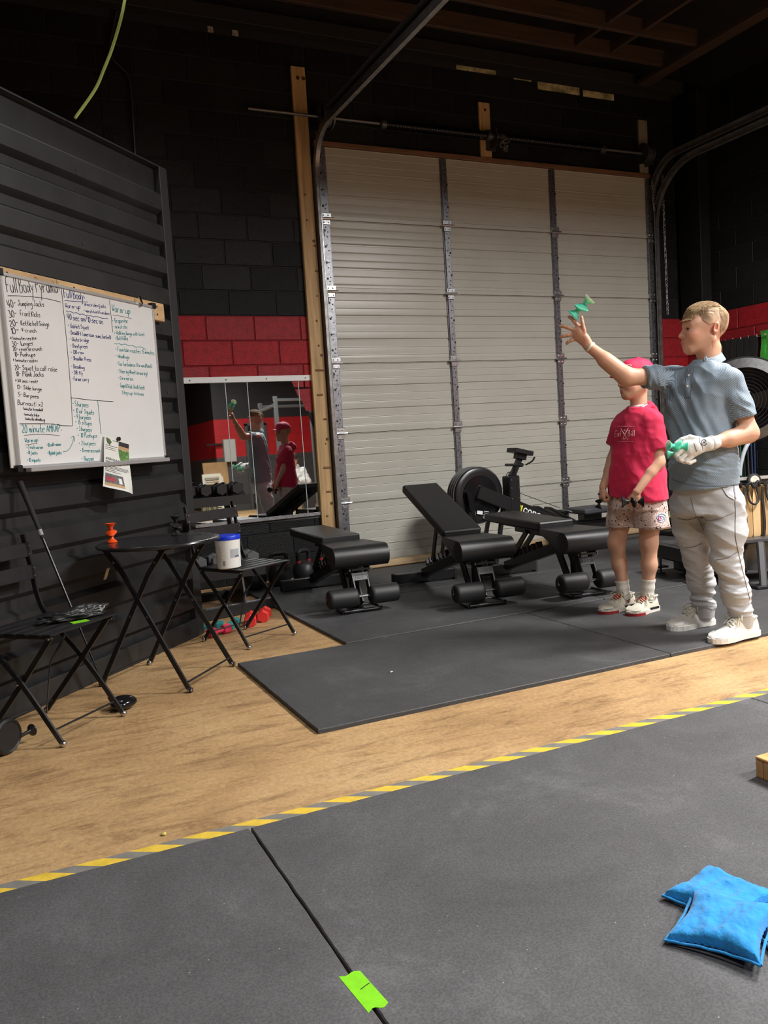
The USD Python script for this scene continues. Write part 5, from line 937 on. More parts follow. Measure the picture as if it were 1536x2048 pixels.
def hframe(o, f):
    f = unit(V(f[0], f[1], f[2] if len(f) > 2 else 0)); l = unit(np.cross((0, 0, 1), f)); return mat4(f, l, np.cross(f, l), o)
def strands(par, name, H, sc, n, gen, mt, w):
    r = np.random.default_rng(3); pts, cnt = [], []
    for _ in range(n):
        q = gen(r); pts += [tuple(map(float, (H@V(*(p*sc), 1))[:3])) for p in q]; cnt.append(len(q))
    c = UsdGeom.BasisCurves.Define(stage, numbered(par+'/'+name)); c.CreateTypeAttr('linear'); c.CreatePointsAttr(Vt.Vec3fArray([Gf.Vec3f(*p) for p in pts])); c.CreateCurveVertexCountsAttr(Vt.IntArray(cnt)); c.CreateWidthsAttr(Vt.FloatArray([w])); c.SetWidthsInterpolation('constant')
    UsdShade.MaterialBindingAPI.Apply(c.GetPrim()).Bind(mt); c.GetPrim().SetCustomDataByKey('kind', 'stuff')
FWD = V(0, 1, 0)                               # away from the camera side, in the boys' own frames
# ======== the tall boy in the grey polo ========
t1 = thing('person', 'taller boy in grey polo and joggers, one arm raised, white glove on other hand', 'person', (3.30, 3.19, 0), -46)
H1 = hframe((.022, -.005, 1.600), (-.94, -.34)); hs = .99
cy = math.atan2(.57, -.82)                     # shoulder axis
W1 = V(-.545, -.055, 1.568)
hd = Body(); head_prims(hd, H1, hs); hd.cone((.045, .005, 1.535), (.040, .012, 1.40), .050, .056, .03); hd.cone((.075, .01, 1.50), (.045, .02, 1.40), .03, .045, .03)
headm = hd.mesh(.0023, smooth=1)
bd_ = Body()
bd_.stack([(.84, .01, .01, .13, .10, cy), (1.0, .01, .01, .125, .095, cy), (1.2, .0, .01, .13, .09, cy), (1.36, .02, .01, .12, .07, cy), (1.42, .035, .01, .06, .055, cy)], .03)
bd_.chain([(-.13, .085, 1.375), (-.352, -.045, 1.388), W1], [.047, .043, .0275], .03); bd_.cone((-.37, -.047, 1.395), (-.46, -.05, 1.48), .037, .036, .03)
bd_.chain([(.160, -.083, 1.325), (.224, -.075, 1.060), (.055, -.215, 1.026)], [.040, .042, .029], .03); bd_.cone((.20, -.095, 1.055), (.13, -.155, 1.035), .039, .037, .03)
body = bd_.mesh(.0055, smooth=4)
hn = Body(); cz = .0098
hn.cone(W1+V(.02, 0, -.02), W1, .0275, .0265, .01)
hand(hn, [[(-.588, -.060, 1.668), (-.612, -.058, 1.702), (-.628, -.052, 1.722), (-.640, -.046, 1.730)], [(-.612, -.060, 1.655), (-.645, -.060, 1.672), (-.668, -.056, 1.682), (-.688, -.050, 1.686)], [(-.616, -.058, 1.634), (-.648, -.060, 1.634), (-.668, -.058, 1.632), (-.684, -.052, 1.628)], [(-.606, -.055, 1.612), (-.630, -.058, 1.605), (-.646, -.056, 1.600), (-.657, -.052, 1.592)], [(-.556, -.068, 1.612), (-.562, -.076, 1.655), (-.568, -.080, 1.690), (-.570, -.080, 1.716)]],
     [(W1, (-.596, -.058, 1.640), .028, .034, ((.55, .6, .0), .62)), ((-.552, -.06, 1.60), (-.590, -.060, 1.672), .020, .014, None), ((-.560, -.056, 1.585), (-.606, -.055, 1.612), .018, .013, None), ((-.58, -.057, 1.62), (-.612, -.060, 1.655), .017, .013, None), ((-.58, -.057, 1.61), (-.616, -.058, 1.634), .017, .013, None), ((-.548, -.058, 1.585), (-.556, -.068, 1.612), .020, .015, None)], cz)
handm = hn.mesh(.0026, smooth=2)
skin = fuse(body, headm, handm); part(t1, 'body', skin, looks['skin'], True, col=skin_tones(skin.vertices, H1, hs))
face_parts(t1, H1, hs)
# hair: long on top, swept forward; clipped sides
HAIRC = m('hair_blond', (.33, .21, .10), .5, noise=(60, .45), bump=(260, .5, .004)); HSIDE = m('hair_clipped', (.36, .235, .135), .8, noise=(220, .3), bump=(700, .4, .002))
hp_ = lambda *a: (H1@V(*(V(*a)*hs), 1))[:3]; hR = H1[:3, :3]
def hair_cap(H, sc, line, thick, seed, top, side, skinfade):
    """hair as a shell grown from the skull: nothing below the hairline, short at the sides, long on top"""
    ic = trimesh.creation.icosphere(6, 1.); d = np.array(ic.vertices); c, r = V(-.022, 0, .028), V(.104, .077, .088)
    k = 1/np.sqrt(((d/r)**2).sum(1)); q = c+d*k[:, None]; x, y, z = q.T
    zb = np.interp(x, [p[0] for p in line], [p[1] for p in line])+.012*(meshkit.fbm(np.c_[x*60, y*60, z*10], 3, seed)-.5); s_ = z-zb
    l0 = np.interp(x, [-.13, -.06, .03], [.085, .055, .022]); lon = sstep(s_, l0-.015, l0+.055)*np.interp(x, [-.13, -.07], [.55, 1]); front = sstep(x, .035, .06)*sstep(s_, 0, .006)
    lon = np.maximum(lon, front); st = ridge(np.c_[x*14+y*10, y*85+x*6, z*10], 3, seed+1)
    t = np.where(s_ > 0, .0022+lon*(thick+.010*(st-.5)+.006*(meshkit.fbm(q*28, 3, seed+2)-.5))-.003*lon*sstep(x, .05, .09), -.012*sstep(-s_, 0, .004))
    v = q+d*t[:, None]; mm = trimesh.Trimesh(v@H[:3, :3].T*sc+H[:3, 3], ic.faces, process=False)
    f = sstep(s_, .0, .036)*(1-lon)+lon; col = np.asarray(skinfade)*(1-f[:, None])+(np.asarray(side)*(1-lon[:, None])+np.asarray(top)*lon[:, None])*f[:, None]
    return mm, col*(.55+.85*st)[:, None]*(.9+.2*meshkit.fbm(q*90, 2, seed))[:, None]
mraw('hair_tone', {'a': ('attribute', {'attribute': 'tone'}), 'g': ('geometry', {}), 'n': ('noise_texture', dict(scale=420., detail=3.)), 'b': ('bump', dict(strength=.5, distance=.002)), 'p': ('principled_bsdf', dict(roughness=.55, specular_ior_level=.35))}, [('a.color', 'p.base_color'), ('g.position', 'n.vector'), ('n.fac', 'b.height'), ('b.normal', 'p.normal')])
hmesh, hcol = hair_cap(H1, hs, [(-.14, -.055), (-.088, -.050), (-.070, -.025), (-.058, .010), (-.03, .020), (-.008, .012), (.0, .016), (.02, .032), (.045, .046), (.07, .050), (.1, .056)], .013, 4, (.27, .17, .078), (.30, .195, .12), (.54, .33, .22))
part(t1, 'hair', hmesh, looks['hair_tone'], True, col=np.clip(hcol, 0, 1))
def hgen(r):
    a = r.uniform(-1, 1); x0 = r.uniform(-.085, .07); y0 = a*.062*math.sqrt(max(0, 1-((x0+.01)/.115)**2)); L = r.uniform(.025, .05); o = []
    for k in np.linspace(0, 1, 5):
        x = x0+L*k; y = y0*(1+.12*k)+.006*k*r.uniform(-1, 1); rr = ((x+.012)/.112)**2+(y/.078)**2; z = .052+.080*math.sqrt(max(0, 1-min(rr, 1)))+.004+.006*math.sin(PI*k)*r.uniform(.2, 1)-(.012*k if x > .075 else 0); o.append(V(x, y, z))
    return o
strands(t1, 'hair_strands', H1, hs, 1800, hgen, HAIRC, .0011)
# polo
mraw('polo_knit', {'a': ('attribute', {'attribute': 'tone'}), 'v': ('voronoi_texture', dict(dimensions='2D', scale=1., randomness=.08)), 'r': ('rgb_ramp', dict(ramp=[(.22, (.33, .415, .49)), (.48, (.125, .165, .215))])), 'b': ('bump', dict(strength=.2, distance=.002)), 'p': ('principled_bsdf', dict(roughness=.6, sheen_weight=.1))},
    [('a.vector', 'v.vector'), ('v.distance', 'r.fac'), ('r.color', 'p.base_color'), ('v.distance', 'b.height'), ('b.normal', 'p.normal')])
def knit_uv(v, cx, cv, R):
    a = np.arctan2(v[:, 1]-cv, v[:, 0]-cx); a = np.where(a > 1.6, a-2*PI, a); s1, t1_ = a*R, v[:, 2]; k = 165.
    far = v[:, 0] < -.20; s1 = np.where(far, v[:, 0]*.9+v[:, 1]*.3, s1); return np.c_[(s1+t1_)*k*.72, (s1-t1_)*k*.72, 0*s1]
POLO = looks['polo_knit']
ps = Body(); SE = V(-.272, .0, 1.381); sd_ = unit(SE-V(-.13, .085, 1.375)); LE = V(.208, -.080, 1.142)
ps.stack([(.785, .005, .0, .172, .150, cy), (.86, .008, .005, .172, .150, cy), (.98, .010, .005, .172, .148, cy), (1.10, .0, .005, .168, .135, cy), (1.24, -.008, .01, .172, .125, cy), (1.33, .008, .01, .178, .105, cy), (1.385, .022, .01, .150, .085, cy), (1.425, .035, .01, .085, .070, cy), (1.445, .038, .01, .066, .063, cy)], .03)
ps.cone((-.10, .075, 1.36), SE+sd_*.03, .068, .060, .045, clip=[(SE, sd_)]); ld_ = unit(LE-V(.165, -.085, 1.345))
ps.cone((.148, -.078, 1.325), LE+ld_*.03, .056, .058, .035, clip=[(LE, ld_)])
pm = ps.mesh(.0052, [((0, 0, .788), (.10, 0, -1)), ((.045, .01, 1.428), unit(V(.25, .15, 1)))], 4)
def polo_fold(v):
    d = np.zeros(len(v)); u, w, z = v.T
    d += .0075*(ridge(np.c_[u*5+z*4, w*5, z*3-u*5], 3, 2)-.5)*sstep(z, .80, .95)
    d += .008*(ridge(np.c_[(u+.2)*7-z*9, w*5, z*5], 2, 7)-.45)*np.exp(-((u+.13)/.09)**2-((z-1.24)/.16)**2)
    d += .006*(ridge(np.c_[u*5, w*5, z*22+u*6], 3, 5)-.5)*np.exp(-((z-.90)/.07)**2)
    d += .005*(ridge(np.c_[u*22+z*6, w*9, z*6], 2, 9)-.5)*(u < -.18)+.005*(ridge(np.c_[u*8, w*8, z*16+u*9], 2, 12)-.5)*np.exp(-((u-.2)/.06)**2-((z-1.2)/.08)**2)
    c_ = (u+.17)*.93+(z-1.33)*.37; d += .0045*np.cos(c_*2*PI/.055+3*meshkit.fbm(v*5, 2, 3))*np.exp(-((c_-.0)/.11)**2)*sstep(z, .9, 1.0)*(1-sstep(z, 1.30, 1.38))*(u > -.2)
    return d*1.7
pm = displace(pm, polo_fold); trimesh.smoothing.filter_taubin(pm, iterations=2); po = part(t1, 'polo_shirt', pm, POLO, True, col=knit_uv(np.asarray(pm.vertices), .01, .0, .16))
N_ = V(-.57, -.82, 0)
Sx = V(-N_[1], N_[0], 0); A5 = np.linspace(.30, 2*PI-.30, 48); cr = []
for r_, up_, dr_ in ((.061, -.020, 0), (.060, .010, 0), (.0635, .016, 0), (.068, .013, .002), (.086, -.020, .016), (.084, -.024, .017), (.066, .002, .004)):
    cr.append([V(.042, .012, 1.428+.042*(1-math.cos(a))/2+up_-dr_*max(0, math.cos(a)))+(unit(N_)*math.cos(a)+unit(Sx)*math.sin(a))*(r_+.006*max(0, math.cos(a))) for a in A5])
cm_ = loft(np.array(cr).transpose(1, 0, 2)); part(po, 'collar', cm_, POLO, True, col=knit_uv(np.asarray(cm_.vertices), .042, .012, .08))
NAVY = m('polo_seam', (.10, .13, .17), .7)
part(po, 'placket', cat(drape(pm, [(-.048, 1.415), (-.062, 1.36), (-.070, 1.30), (-.072, 1.255)], FWD, .0022), drape(pm, [(-.072, 1.255), (-.045, 1.257)], FWD, .0022), drape(pm, [(-.022, 1.415), (-.035, 1.34), (-.045, 1.257)], FWD, .0016)), NAVY, True)
bt_ = project(pm, np.array([(-.050, -1, 1.37), (-.058, -1, 1.315)]), FWD); part(po, 'button', cat(*[cyl(q-FWD*.003, q+FWD*.002, .0055, 10) for q in bt_]), WHITE)
part(po, 'hem_stitch', cat(drape(pm, [(-.15, .842), (-.06, .818), (.05, .808), (.16, .806)], FWD, .0011)), NAVY, True)
part(t1, 'undershirt', xf(lathe([(.052, -.012), (.058, -.012), (.060, .006), (.055, .010), (.050, .004)], 32), mat4((1, 0, 0), (0, 1, 0), (0, 0, 1), (.040, .010, 1.432))), WHITE, True)
wb_ = unit(W1-V(-.352, -.045, 1.388)); part(t1, 'wristband', xf(lathe([(.0285, -.006), (.0315, -.005), (.0315, .005), (.0285, .006)], 28), frame(W1-wb_*.014, W1+wb_)[0]), m('band_cream', (.70, .66, .50), .5), True)
# joggers
JOG = m('jogger_grey', (.46, .465, .485), .8, noise=(240, .14), bump=(500, .2), sheen=.2)
js = Body(); KR, KL, AR, AL = (-.040, .115, .43), (.100, -.060, .44), (-.008, .165, .115), (.172, -.045, .115)
js.stack([(.66, .02, .02, .170, .150, cy), (.80, .012, .01, .160, .140, cy), (.88, .01, .01, .150, .13, cy)], .05)
js.chain([(-.070, .085, .70), (-.060, .10, .56), KR, (-.022, .150, .25), (-.010, .168, .125)], [.098, .090, .068, .058, .050], .03); js.chain([(.100, -.05, .70), (.108, -.055, .56), KL, (.142, -.052, .25), (.168, -.047, .125)], [.100, .092, .070, .059, .052], .03)
jm = js.mesh(.0052, [((0, 0, .118), (0, 0, -1)), ((0, 0, .86), (0, 0, 1))], 4)
def jfold(v):
    u, w, z = v.T; lowp = 1-sstep(z, .30, .50); wob = meshkit.fbm(np.c_[u*6, w*6, z*3], 2, 3)
    f1 = ridge(np.c_[u*4+z*2, w*4, z*17+1.6*wob+u*5], 2, 6); f2 = ridge(np.c_[u*6, w*6-z*3, z*30-w*6], 2, 16)
    d = (.016*(f1-.42)+.006*(f2-.5))*(.25+.75*lowp)
    d += .011*(ridge(np.c_[u*6+z*3, w*6, z*8+u*5], 2, 11)-.5)*sstep(z, .34, .48)*(1-sstep(z, .66, .8)*.6); return d+.004*lowp
jm = displace(jm, jfold); trimesh.smoothing.filter_taubin(jm, iterations=2); jg = part(t1, 'joggers', jm, JOG, True)
SEAM = m('jogger_seam', (.23, .22, .215), .8)
part(jg, 'thigh_seam', drape(jm, [(-.015, .628), (.04, .632), (.10, .652), (.150, .672)], FWD, .0020), SEAM, True); part(jg, 'thigh_seam', drape(jm, [(-.125, .630), (-.08, .622), (-.03, .634)], FWD, .0020), SEAM, True)
part(jg, 'knee_seam', drape(jm, [(.055, .432), (.10, .440), (.155, .468)], FWD, .0020), SEAM, True); part(jg, 'knee_seam', drape(jm, [(-.095, .47), (-.06, .474), (-.012, .49)], FWD, .0020), SEAM, True)
part(jg, 'side_seam', drape(jm, [(.145, .80), (.150, .68), (.146, .56), (.160, .46), (.185, .33), (.208, .22)], FWD, .0022), SEAM, True); part(jg, 'inseam', drape(jm, [(-.06, .75), (-.03, .64), (.0, .56)], FWD, .0020), SEAM, True)
part(jg, 'pocket_edge', cat(drape(jm, [(.092, .795), (.115, .755), (.145, .735)], FWD, .0045), drape(jm, [(.150, .80), (.153, .74)], FWD, .0035)), JOG, True)
for A_k in (AR, AL): part(jg, 'rib_cuff', mv(lathe([(.040, -.045), (.049, -.045), (.052, -.02), (.056, .012), (.050, .016)], 40), A_k[0], A_k[1], A_k[2]), m('rib_grey', (.47, .455, .45), .85, bump=(300, .6, .004)), 60)
SHW = m('shoe_white', (.74, .725, .68), .45, bump=(70, .06)); SOW = m('sole_white', (.76, .74, .70), .5); LCW = m('lace_cream', (.62, .57, .43), .8)
shoe(t1, (.030, .235), (-.190, .035), MT, 1.0, (SHW, SOW, SHW, SOW, LCW), 'shoe'); shoe(t1, (.240, .012), (.018, -.218), MT, 1.0, (SHW, SOW, SHW, SOW, LCW), 'shoe')
# golf glove on his left hand, fingers closed on a mint toy
GLV = m('glove_white', (.78, .77, .75), .55, noise=(90, .06), bump=(150, .2)); gl = Body(); G = lambda u, z, v=-.245: V(u, v, z)
gl.cone(G(.062, 1.026, -.212), G(.030, 1.022, -.235), .032, .031, .01)
fing = [[G(-.075, 1.030, -.262), G(-.112, 1.008, -.268), G(-.118, .982, -.252), G(-.098, .972, -.236)], [G(-.080, 1.006, -.264), G(-.116, .976, -.268), G(-.108, .954, -.250), G(-.082, .953, -.236)], [G(-.070, .982, -.260), G(-.098, .952, -.264), G(-.082, .940, -.246), G(-.058, .946, -.234)], [G(-.050, .964, -.254), G(-.072, .942, -.256), G(-.056, .934, -.240), G(-.035, .942, -.23)], [G(-.005, 1.045, -.24), G(-.052, 1.060, -.248), G(-.090, 1.050, -.256), G(-.116, 1.034, -.26)]]
hand(gl, fing, [(G(.030, 1.020, -.238), G(-.058, 1.004, -.252), .032, .040, ((.15, 1, .1), .72)), (G(-.02, 1.0, -.248), G(-.05, .968, -.250), .028, .017, None), (G(-.03, 1.02, -.25), G(-.075, 1.028, -.26), .026, .016, None)], .0122)
gm = gl.mesh(.0027, smooth=2); gv = part(t1, 'glove', gm, GLV, True)
em = [(.012+.0125*math.cos(a), 1.030+.0135*math.sin(a)) for a in np.linspace(.5, 5.9, 26)]
part(gv, 'emblem', cat(drape(gm, em, FWD, .0016, .0006), drape(gm, [(.006, 1.024), (.010, 1.034), (.016, 1.028), (.018, 1.036)], FWD, .0014, .0006)), INK['k'], True)
part(gv, 'dark_piping', cat(drape(gm, [(-.008, 1.052), (-.006, 1.030), (.004, 1.010), (.006, .992)], FWD, .0013, .0005), drape(gm, [(-.034, 1.030), (-.028, 1.008), (-.022, .988)], FWD, .0012, .0005)), m('piping_grey', (.10, .10, .13), .6), True)
part(gv, 'cuff', xf(lathe([(.0325, -.008), (.0365, -.006), (.0365, .006), (.0325, .008)], 28), frame(G(.046, 1.024, -.2235), G(.062, 1.026, -.212))[0]), m('glove_cuff', (.70, .68, .62), .8, bump=(300, .6)), True)
ca1, sa1 = math.cos(math.radians(-46)), math.sin(math.radians(-46))
def boyM(px, u, v, z, ax):
    ax = unit(V(*ax)); x = unit(np.cross(ax, V(.3, .2, 1))); y = np.cross(ax, x); Rz = rotm(math.radians(-46), (0, 0, 1)); M = np.eye(4); M[:3, :3] = Rz[:3, :3]@np.array([x, y, ax]).T
    M[:3, 3] = (px[0]+ca1*u-sa1*v, px[1]+sa1*u+ca1*v, z); return M
suction_toy('mint green suction-cup toy held in the white glove, upper one', boyM((3.30, 3.19), -.072, -.262, 1.014, (-.82, -.5, .12)), MINT, .095); suction_toy('mint green suction-cup toy held in the white glove, lower one', boyM((3.30, 3.19), -.072, -.225, .986, (-.95, -.15, -.05)), MINT, .09)
# ======== the smaller boy in red ========
B2 = (3.36, 3.87); t2 = thing('person', 'smaller boy in a red hooded tee, red cap and speckled shorts, arms down', 'person', (*B2, 0), -46)
H2 = hframe((.098, .0, 1.398), (-.86, -.51)); h2 = .90; cy2 = math.atan2(.45, -.89); cy2 = math.atan2(.48, -.88)
hd = Body(); head_prims(hd, H2, h2); hd.cone((.115, .01, 1.345), (.105, .015, 1.22), .044, .050, .03); headm = hd.mesh(.0027, smooth=2)
bd_ = Body(); bd_.stack([(.70, .08, 0, .12, .095, cy2), (.9, .085, 0, .115, .09, cy2), (1.1, .095, .005, .12, .085, cy2), (1.2, .10, .01, .10, .06, cy2), (1.235, .105, .012, .055, .05, cy2)], .03)
WR, WL = V(-.108, -.05, .778), V(.094, -.185, .752)
bd_.chain([(.005, .06, 1.165), (-.045, .03, .945), WR], [.038, .034, .0225], .03); bd_.cone((-.055, .025, .93), (-.075, .0, .87), .030, .029, .02)
bd_.chain([(.200, -.065, 1.155), (.212, -.085, .915), WL], [.038, .034, .0225], .03); bd_.cone((.205, -.09, .905), (.17, -.12, .86), .030, .030, .02)
AR2, AL2 = (-.008, .055, .075), (.118, -.005, .075)
bd_.chain([(-.005, .06, .66), (-.050, .03, .43), (-.040, .045, .30), AR2], [.075, .049, .042, .026], .03); bd_.chain([(.155, -.03, .66), (.140, -.02, .435), (.138, -.01, .30), AL2], [.078, .050, .043, .026], .03); bd_.cone((.05, .02, .68), (.10, 0, .68), .09, .09, .03)
body = bd_.mesh(.0055, smooth=4); hn = Body(); hn.cone(WR+V(.01, .01, .02), WR, .0225, .0215, .01); hn.cone(WL+V(.02, .02, .02), WL, .0225, .0215, .01)
def fist(w, d, n, lat, toyz):                  # d: down the hand, n: out of the back of the hand, lat: from index to little finger
    d, n, lat = unit(d), unit(n), unit(np.cross(d, n)) if lat is None else unit(lat); k0 = w+d*.058; F = []
    for i, L in enumerate((.92, 1.0, .95, .8)):
        b = k0+lat*(i-1.5)*.0165+d*(.004 if i in (1, 2) else -.002); F.append([b, b+(d*.022-n*.012)*L, b+(d*.016-n*.034)*L, b+(-d*.004-n*.036)*L])
    F.append([w+d*.022-lat*.022-n*.006, w+d*.044-lat*.034-n*.018, w+d*.060-lat*.024-n*.034, w+d*.068-lat*.008-n*.040])
    return F, [(w, w+d*.052, .021, .0265, (n, .62)), (w+d*.03-lat*.012, k0-lat*.024, .016, .010, None), (w+d*.03+lat*.012, k0+lat*.024, .016, .010, None)]
for w, d, n, lat in ((WR, V(-.12, -.15, -1), V(-.75, -.45, .1), V(-.45, .85, 0)), (WL, V(-.30, -.10, -1), V(.1, -1, .1), V(.95, .2, -.25))):
    F, Pm = fist(w, d, n, lat, 0); hand(hn, F, Pm, .0078)
handm = hn.mesh(.0027, smooth=2); skin = fuse(body, headm, handm); part(t2, 'body', skin, looks['skin'], True, col=skin_tones(skin.vertices, H2, h2)); face_parts(t2, H2, h2)
RED = m('tee_red', (.62, .008, .065), .75, noise=(200, .1), bump=(400, .15), sheen=.15); REDC = m('cap_red', (.62, .012, .075), .7, noise=(160, .12), bump=(350, .2))
ts_ = Body(); SR, SL = V(-.040, .036, 1.022), V(.216, -.080, .985)
ts_.stack([(.69, .083, -.005, .178, .150, cy2), (.80, .083, -.005, .172, .142, cy2), (.95, .085, .0, .155, .122, cy2), (1.08, .095, .005, .152, .112, cy2), (1.16, .10, .01, .152, .095, cy2), (1.205, .105, .012, .115, .078, cy2), (1.24, .108, .015, .075, .066, cy2)], .03)
d1, d2 = unit(SR-V(.01, .06, 1.16)), unit(SL-V(.195, -.065, 1.155)); ts_.cone((.02, .055, 1.155), SR+d1*.03, .058, .054, .03, clip=[(SR, d1)]); ts_.cone((.185, -.06, 1.15), SL+d2*.03, .058, .055, .03, clip=[(SL, d2)])
tm = ts_.mesh(.0052, [((.08, 0, .700), (-.14, 0, -1)), ((.105, .012, 1.228), unit(V(.1, .15, 1)))], 4)
def teef(v):
    u, w, z = v.T; d = .009*(ridge(np.c_[u*9+z*2, w*9, z*3], 3, 21)-.5)*(1-sstep(z, .95, 1.1)*.6); return d+.006*(ridge(np.c_[u*6-z*6, w*6, z*6+u*6], 3, 23)-.5)
tm = displace(tm, teef); trimesh.smoothing.filter_taubin(tm, iterations=2); te = part(t2, 'hooded_tee', tm, RED, True)
hr = [V(.105, .015, 1.236)+V(math.cos(a)*math.cos(cy2)*.064-math.sin(a)*math.sin(cy2)*.060, math.cos(a)*math.sin(cy2)*.064+math.sin(a)*math.cos(cy2)*.060, 0) for a in np.linspace(0, 2*PI, 40)[:-1]]
N2 = V(-.48, -.88, 0); hr = [q+V(0, 0, -.030*max(0, float(unit(q-V(.105, .015, q[2]))@N2))+.012*max(0, -float(unit(q-V(.105, .015, q[2]))@N2))) for q in hr]
part(te, 'hood_edge', tube(hr, .014, 8, closed=True), RED, True); hb = Body(); hb.ell((.150, .085, 1.205), (.085, .05, .055), rotm(-.9, (0, 0, 1))[:3, :3], .02); hb.cone((.17, .03, 1.245), (.115, .08, 1.25), .022, .026, .03); part(te, 'hood', displace(hb.mesh(.005, smooth=3), lambda v: .008*(ridge(v*14, 2, 4)-.5)), RED, True)
part(t2, 'undershirt', xf(lathe([(.046, -.008), (.052, -.008), (.053, .008), (.048, .012), (.044, .006)], 32), mat4((1, 0, 0), (0, 1, 0), (.12, .05, 1), (.108, .014, 1.240))), WHITE, True)
cn = [V(.107+.0495*math.cos(a), .012+.0495*math.sin(a), 1.256-.022*max(0, float(V(math.cos(a), math.sin(a), 0)@N2))) for a in np.linspace(0, 2*PI, 60)[:-1]]; part(t2, 'necklace', cat(*[trimesh.creation.icosphere(1, .0032).apply_translation(q) for q in cn]), m('bead_grey', (.3, .32, .33), .3, .5), True, kind='stuff')
# chest print: two crossed bats, script words, lines
PR = m('print_pink', (.80, .52, .52), .7); Lw = []
for z_, a0, a1 in ((1.128, -.012, .088), (1.042, -.016, .080)): Lw.append(drape(tm, [(a0, z_+.002), (a1, z_)], FWD, .0012, .0004))
for a, b in (((.008, 1.118), (.050, 1.050)), ((.052, 1.120), (.012, 1.050))): 
    a, b = V(*a), V(*b)
    for t_, w_ in ((0, .0026), (.15, .0034), (.3, .003)): Lw.append(drape(tm, [tuple(a+(b-a)*t_), tuple(a+(b-a)*(t_+.22))], FWD, w_, .0001))
    Lw.append(drape(tm, [tuple(a+(b-a)*.5), tuple(b)], FWD, .0014, .0003))
Lw.append(drape(tm, [(.03+.0035*math.cos(q), 1.108+.0035*math.sin(q)) for q in np.linspace(0, 2*PI, 8)], FWD, .0015, .0003))
for word, x0, z0, cap, sx in (('Eat', -.030, 1.074, .033, .0150), ('Bill', .050, 1.072, .033, .0165), ('EST', .022, 1.056, .006, .0055)):
    x = x0
    for ch in word:
        for st_ in (GL.get(ch) or [[(.6, 1), (0, 1), (0, 0), (.6, 0)], [(0, .5), (.45, .5)]]):
            p = [(x+(a+.15*b)*sx, z0+b*cap) for a, b in (chaikin(st_) if cap > .01 else st_)]
            try: Lw.append(drape(tm, p, FWD, .0018 if cap > .01 else .0008, .0004))
            except Exception: pass
        x += sx*(.95 if ch not in 'il' else .5)
part(te, 'chest_print', cat(Lw), PR, True)
# cap
cp_ = Body(); c2_ = lambda *a: (H2@V(*(V(*a)*h2), 1))[:3]; R2_ = H2[:3, :3]
cp_.ell(c2_(-.018, 0, .045), V(.113, .086, .098)*h2, R2_, .01); cp_.ell(c2_(.045, 0, .075), V(.055, .066, .055)*h2, R2_, .02)
cpm = cp_.mesh(.0035, [(c2_(0, 0, .038), R2_@unit(V(-.10, 0, -1)))], 3); ck = part(t2, 'cap', cpm, REDC, True)
bv = []; nb = 21
for j, rr in enumerate(np.linspace(0, 1, 6)):
    for a in np.linspace(-1.15, 1.15, nb): x = .012+(.092+.072*rr)*math.cos(a)**(.9)+.0; y = (.080+.004*rr)*math.sin(a); bv.append((x, y, .048-.016*rr-.10*y*y/.08*rr*1.2))
bf = [];
for j in range(5):
    for i in range(nb-1): a = j*nb+i; bf += [(a, a+1, a+nb+1), (a, a+nb+1, a+nb)]
bv = np.array(bv); allv = np.vstack([bv, bv-V(0, 0, .005)]); n6 = len(bv); bf = np.array(bf); edge = [(5*nb+i, 5*nb+i+1) for i in range(nb-1)]
bf2 = np.vstack([bf, bf[:, ::-1]+n6, [(a, b, b+n6) for a, b in edge], [(a, b+n6, a+n6) for a, b in edge]]); part(ck, 'brim', trimesh.Trimesh([c2_(*q) for q in allv], bf2, process=False), REDC, 50)
part(ck, 'script', cat(*[drape(cpm, q, FWD, .0022, .0006) for q in ([(.030, 1.460), (.037, 1.478), (.043, 1.462), (.049, 1.474), (.056, 1.462), (.062, 1.480), (.068, 1.464), (.076, 1.478), (.084, 1.472)], [(.034, 1.486), (.060, 1.484), (.082, 1.480)], [(.042, 1.455), (.064, 1.452), (.074, 1.459)])]), PR, True)
part(ck, 'top_button', mv(trimesh.creation.icosphere(2, .008), *c2_(-.018, 0, .141)), REDC, True)
hmesh, hcol = hair_cap(H2, h2, [(-.14, -.045), (-.088, -.042), (-.070, -.02), (-.058, .010), (-.03, .018), (-.008, .002), (.006, .0), (.02, .06), (.1, .2)], .002, 14, (.34, .22, .12), (.32, .20, .11), (.46, .29, .19)); part(t2, 'hair', hmesh, looks['hair_tone'], True, col=np.clip(hcol, 0, 1))
# speckled shorts
mraw('speckled_cotton', {'g': ('texture_coordinate', {}), 'v': ('voronoi_texture', dict(scale=105., randomness=1.)), 'v2': ('voronoi_texture', dict(scale=48., randomness=1.)), 's1': ('rgb_ramp', dict(ramp=[(.26, (0, 0, 0)), (.31, (1, 1, 1))])), 's2': ('rgb_ramp', dict(ramp=[(.20, (0, 0, 0)), (.25, (1, 1, 1))])), 'm1': ('mix', dict(color1=(.30, .12, .10), color2=(.64, .50, .45))), 'm2': ('mix', dict(color1=(.035, .03, .03))), 'b1': ('rgb_to_bw', {}), 'b2': ('rgb_to_bw', {}), 'p': ('principled_bsdf', dict(roughness=.85))},
    [('g.object', 'v.vector'), ('g.object', 'v2.vector'), ('v.distance', 's1.fac'), ('v2.distance', 's2.fac'), ('s1.color', 'b1.color'), ('s2.color', 'b2.color'), ('b1.val', 'm1.fac'), ('m1.color', 'm2.color2'), ('b2.val', 'm2.fac'), ('m2.color', 'p.base_color')])
so_ = Body(); so_.stack([(.64, .08, .0, .165, .135, cy2), (.78, .083, 0, .15, .12, cy2)], .05); so_.cone((.0, .045, .66), (-.018, .045, .49), .092, .098, .02); so_.cone((.150, -.03, .66), (.166, -.03, .49), .094, .100, .02)
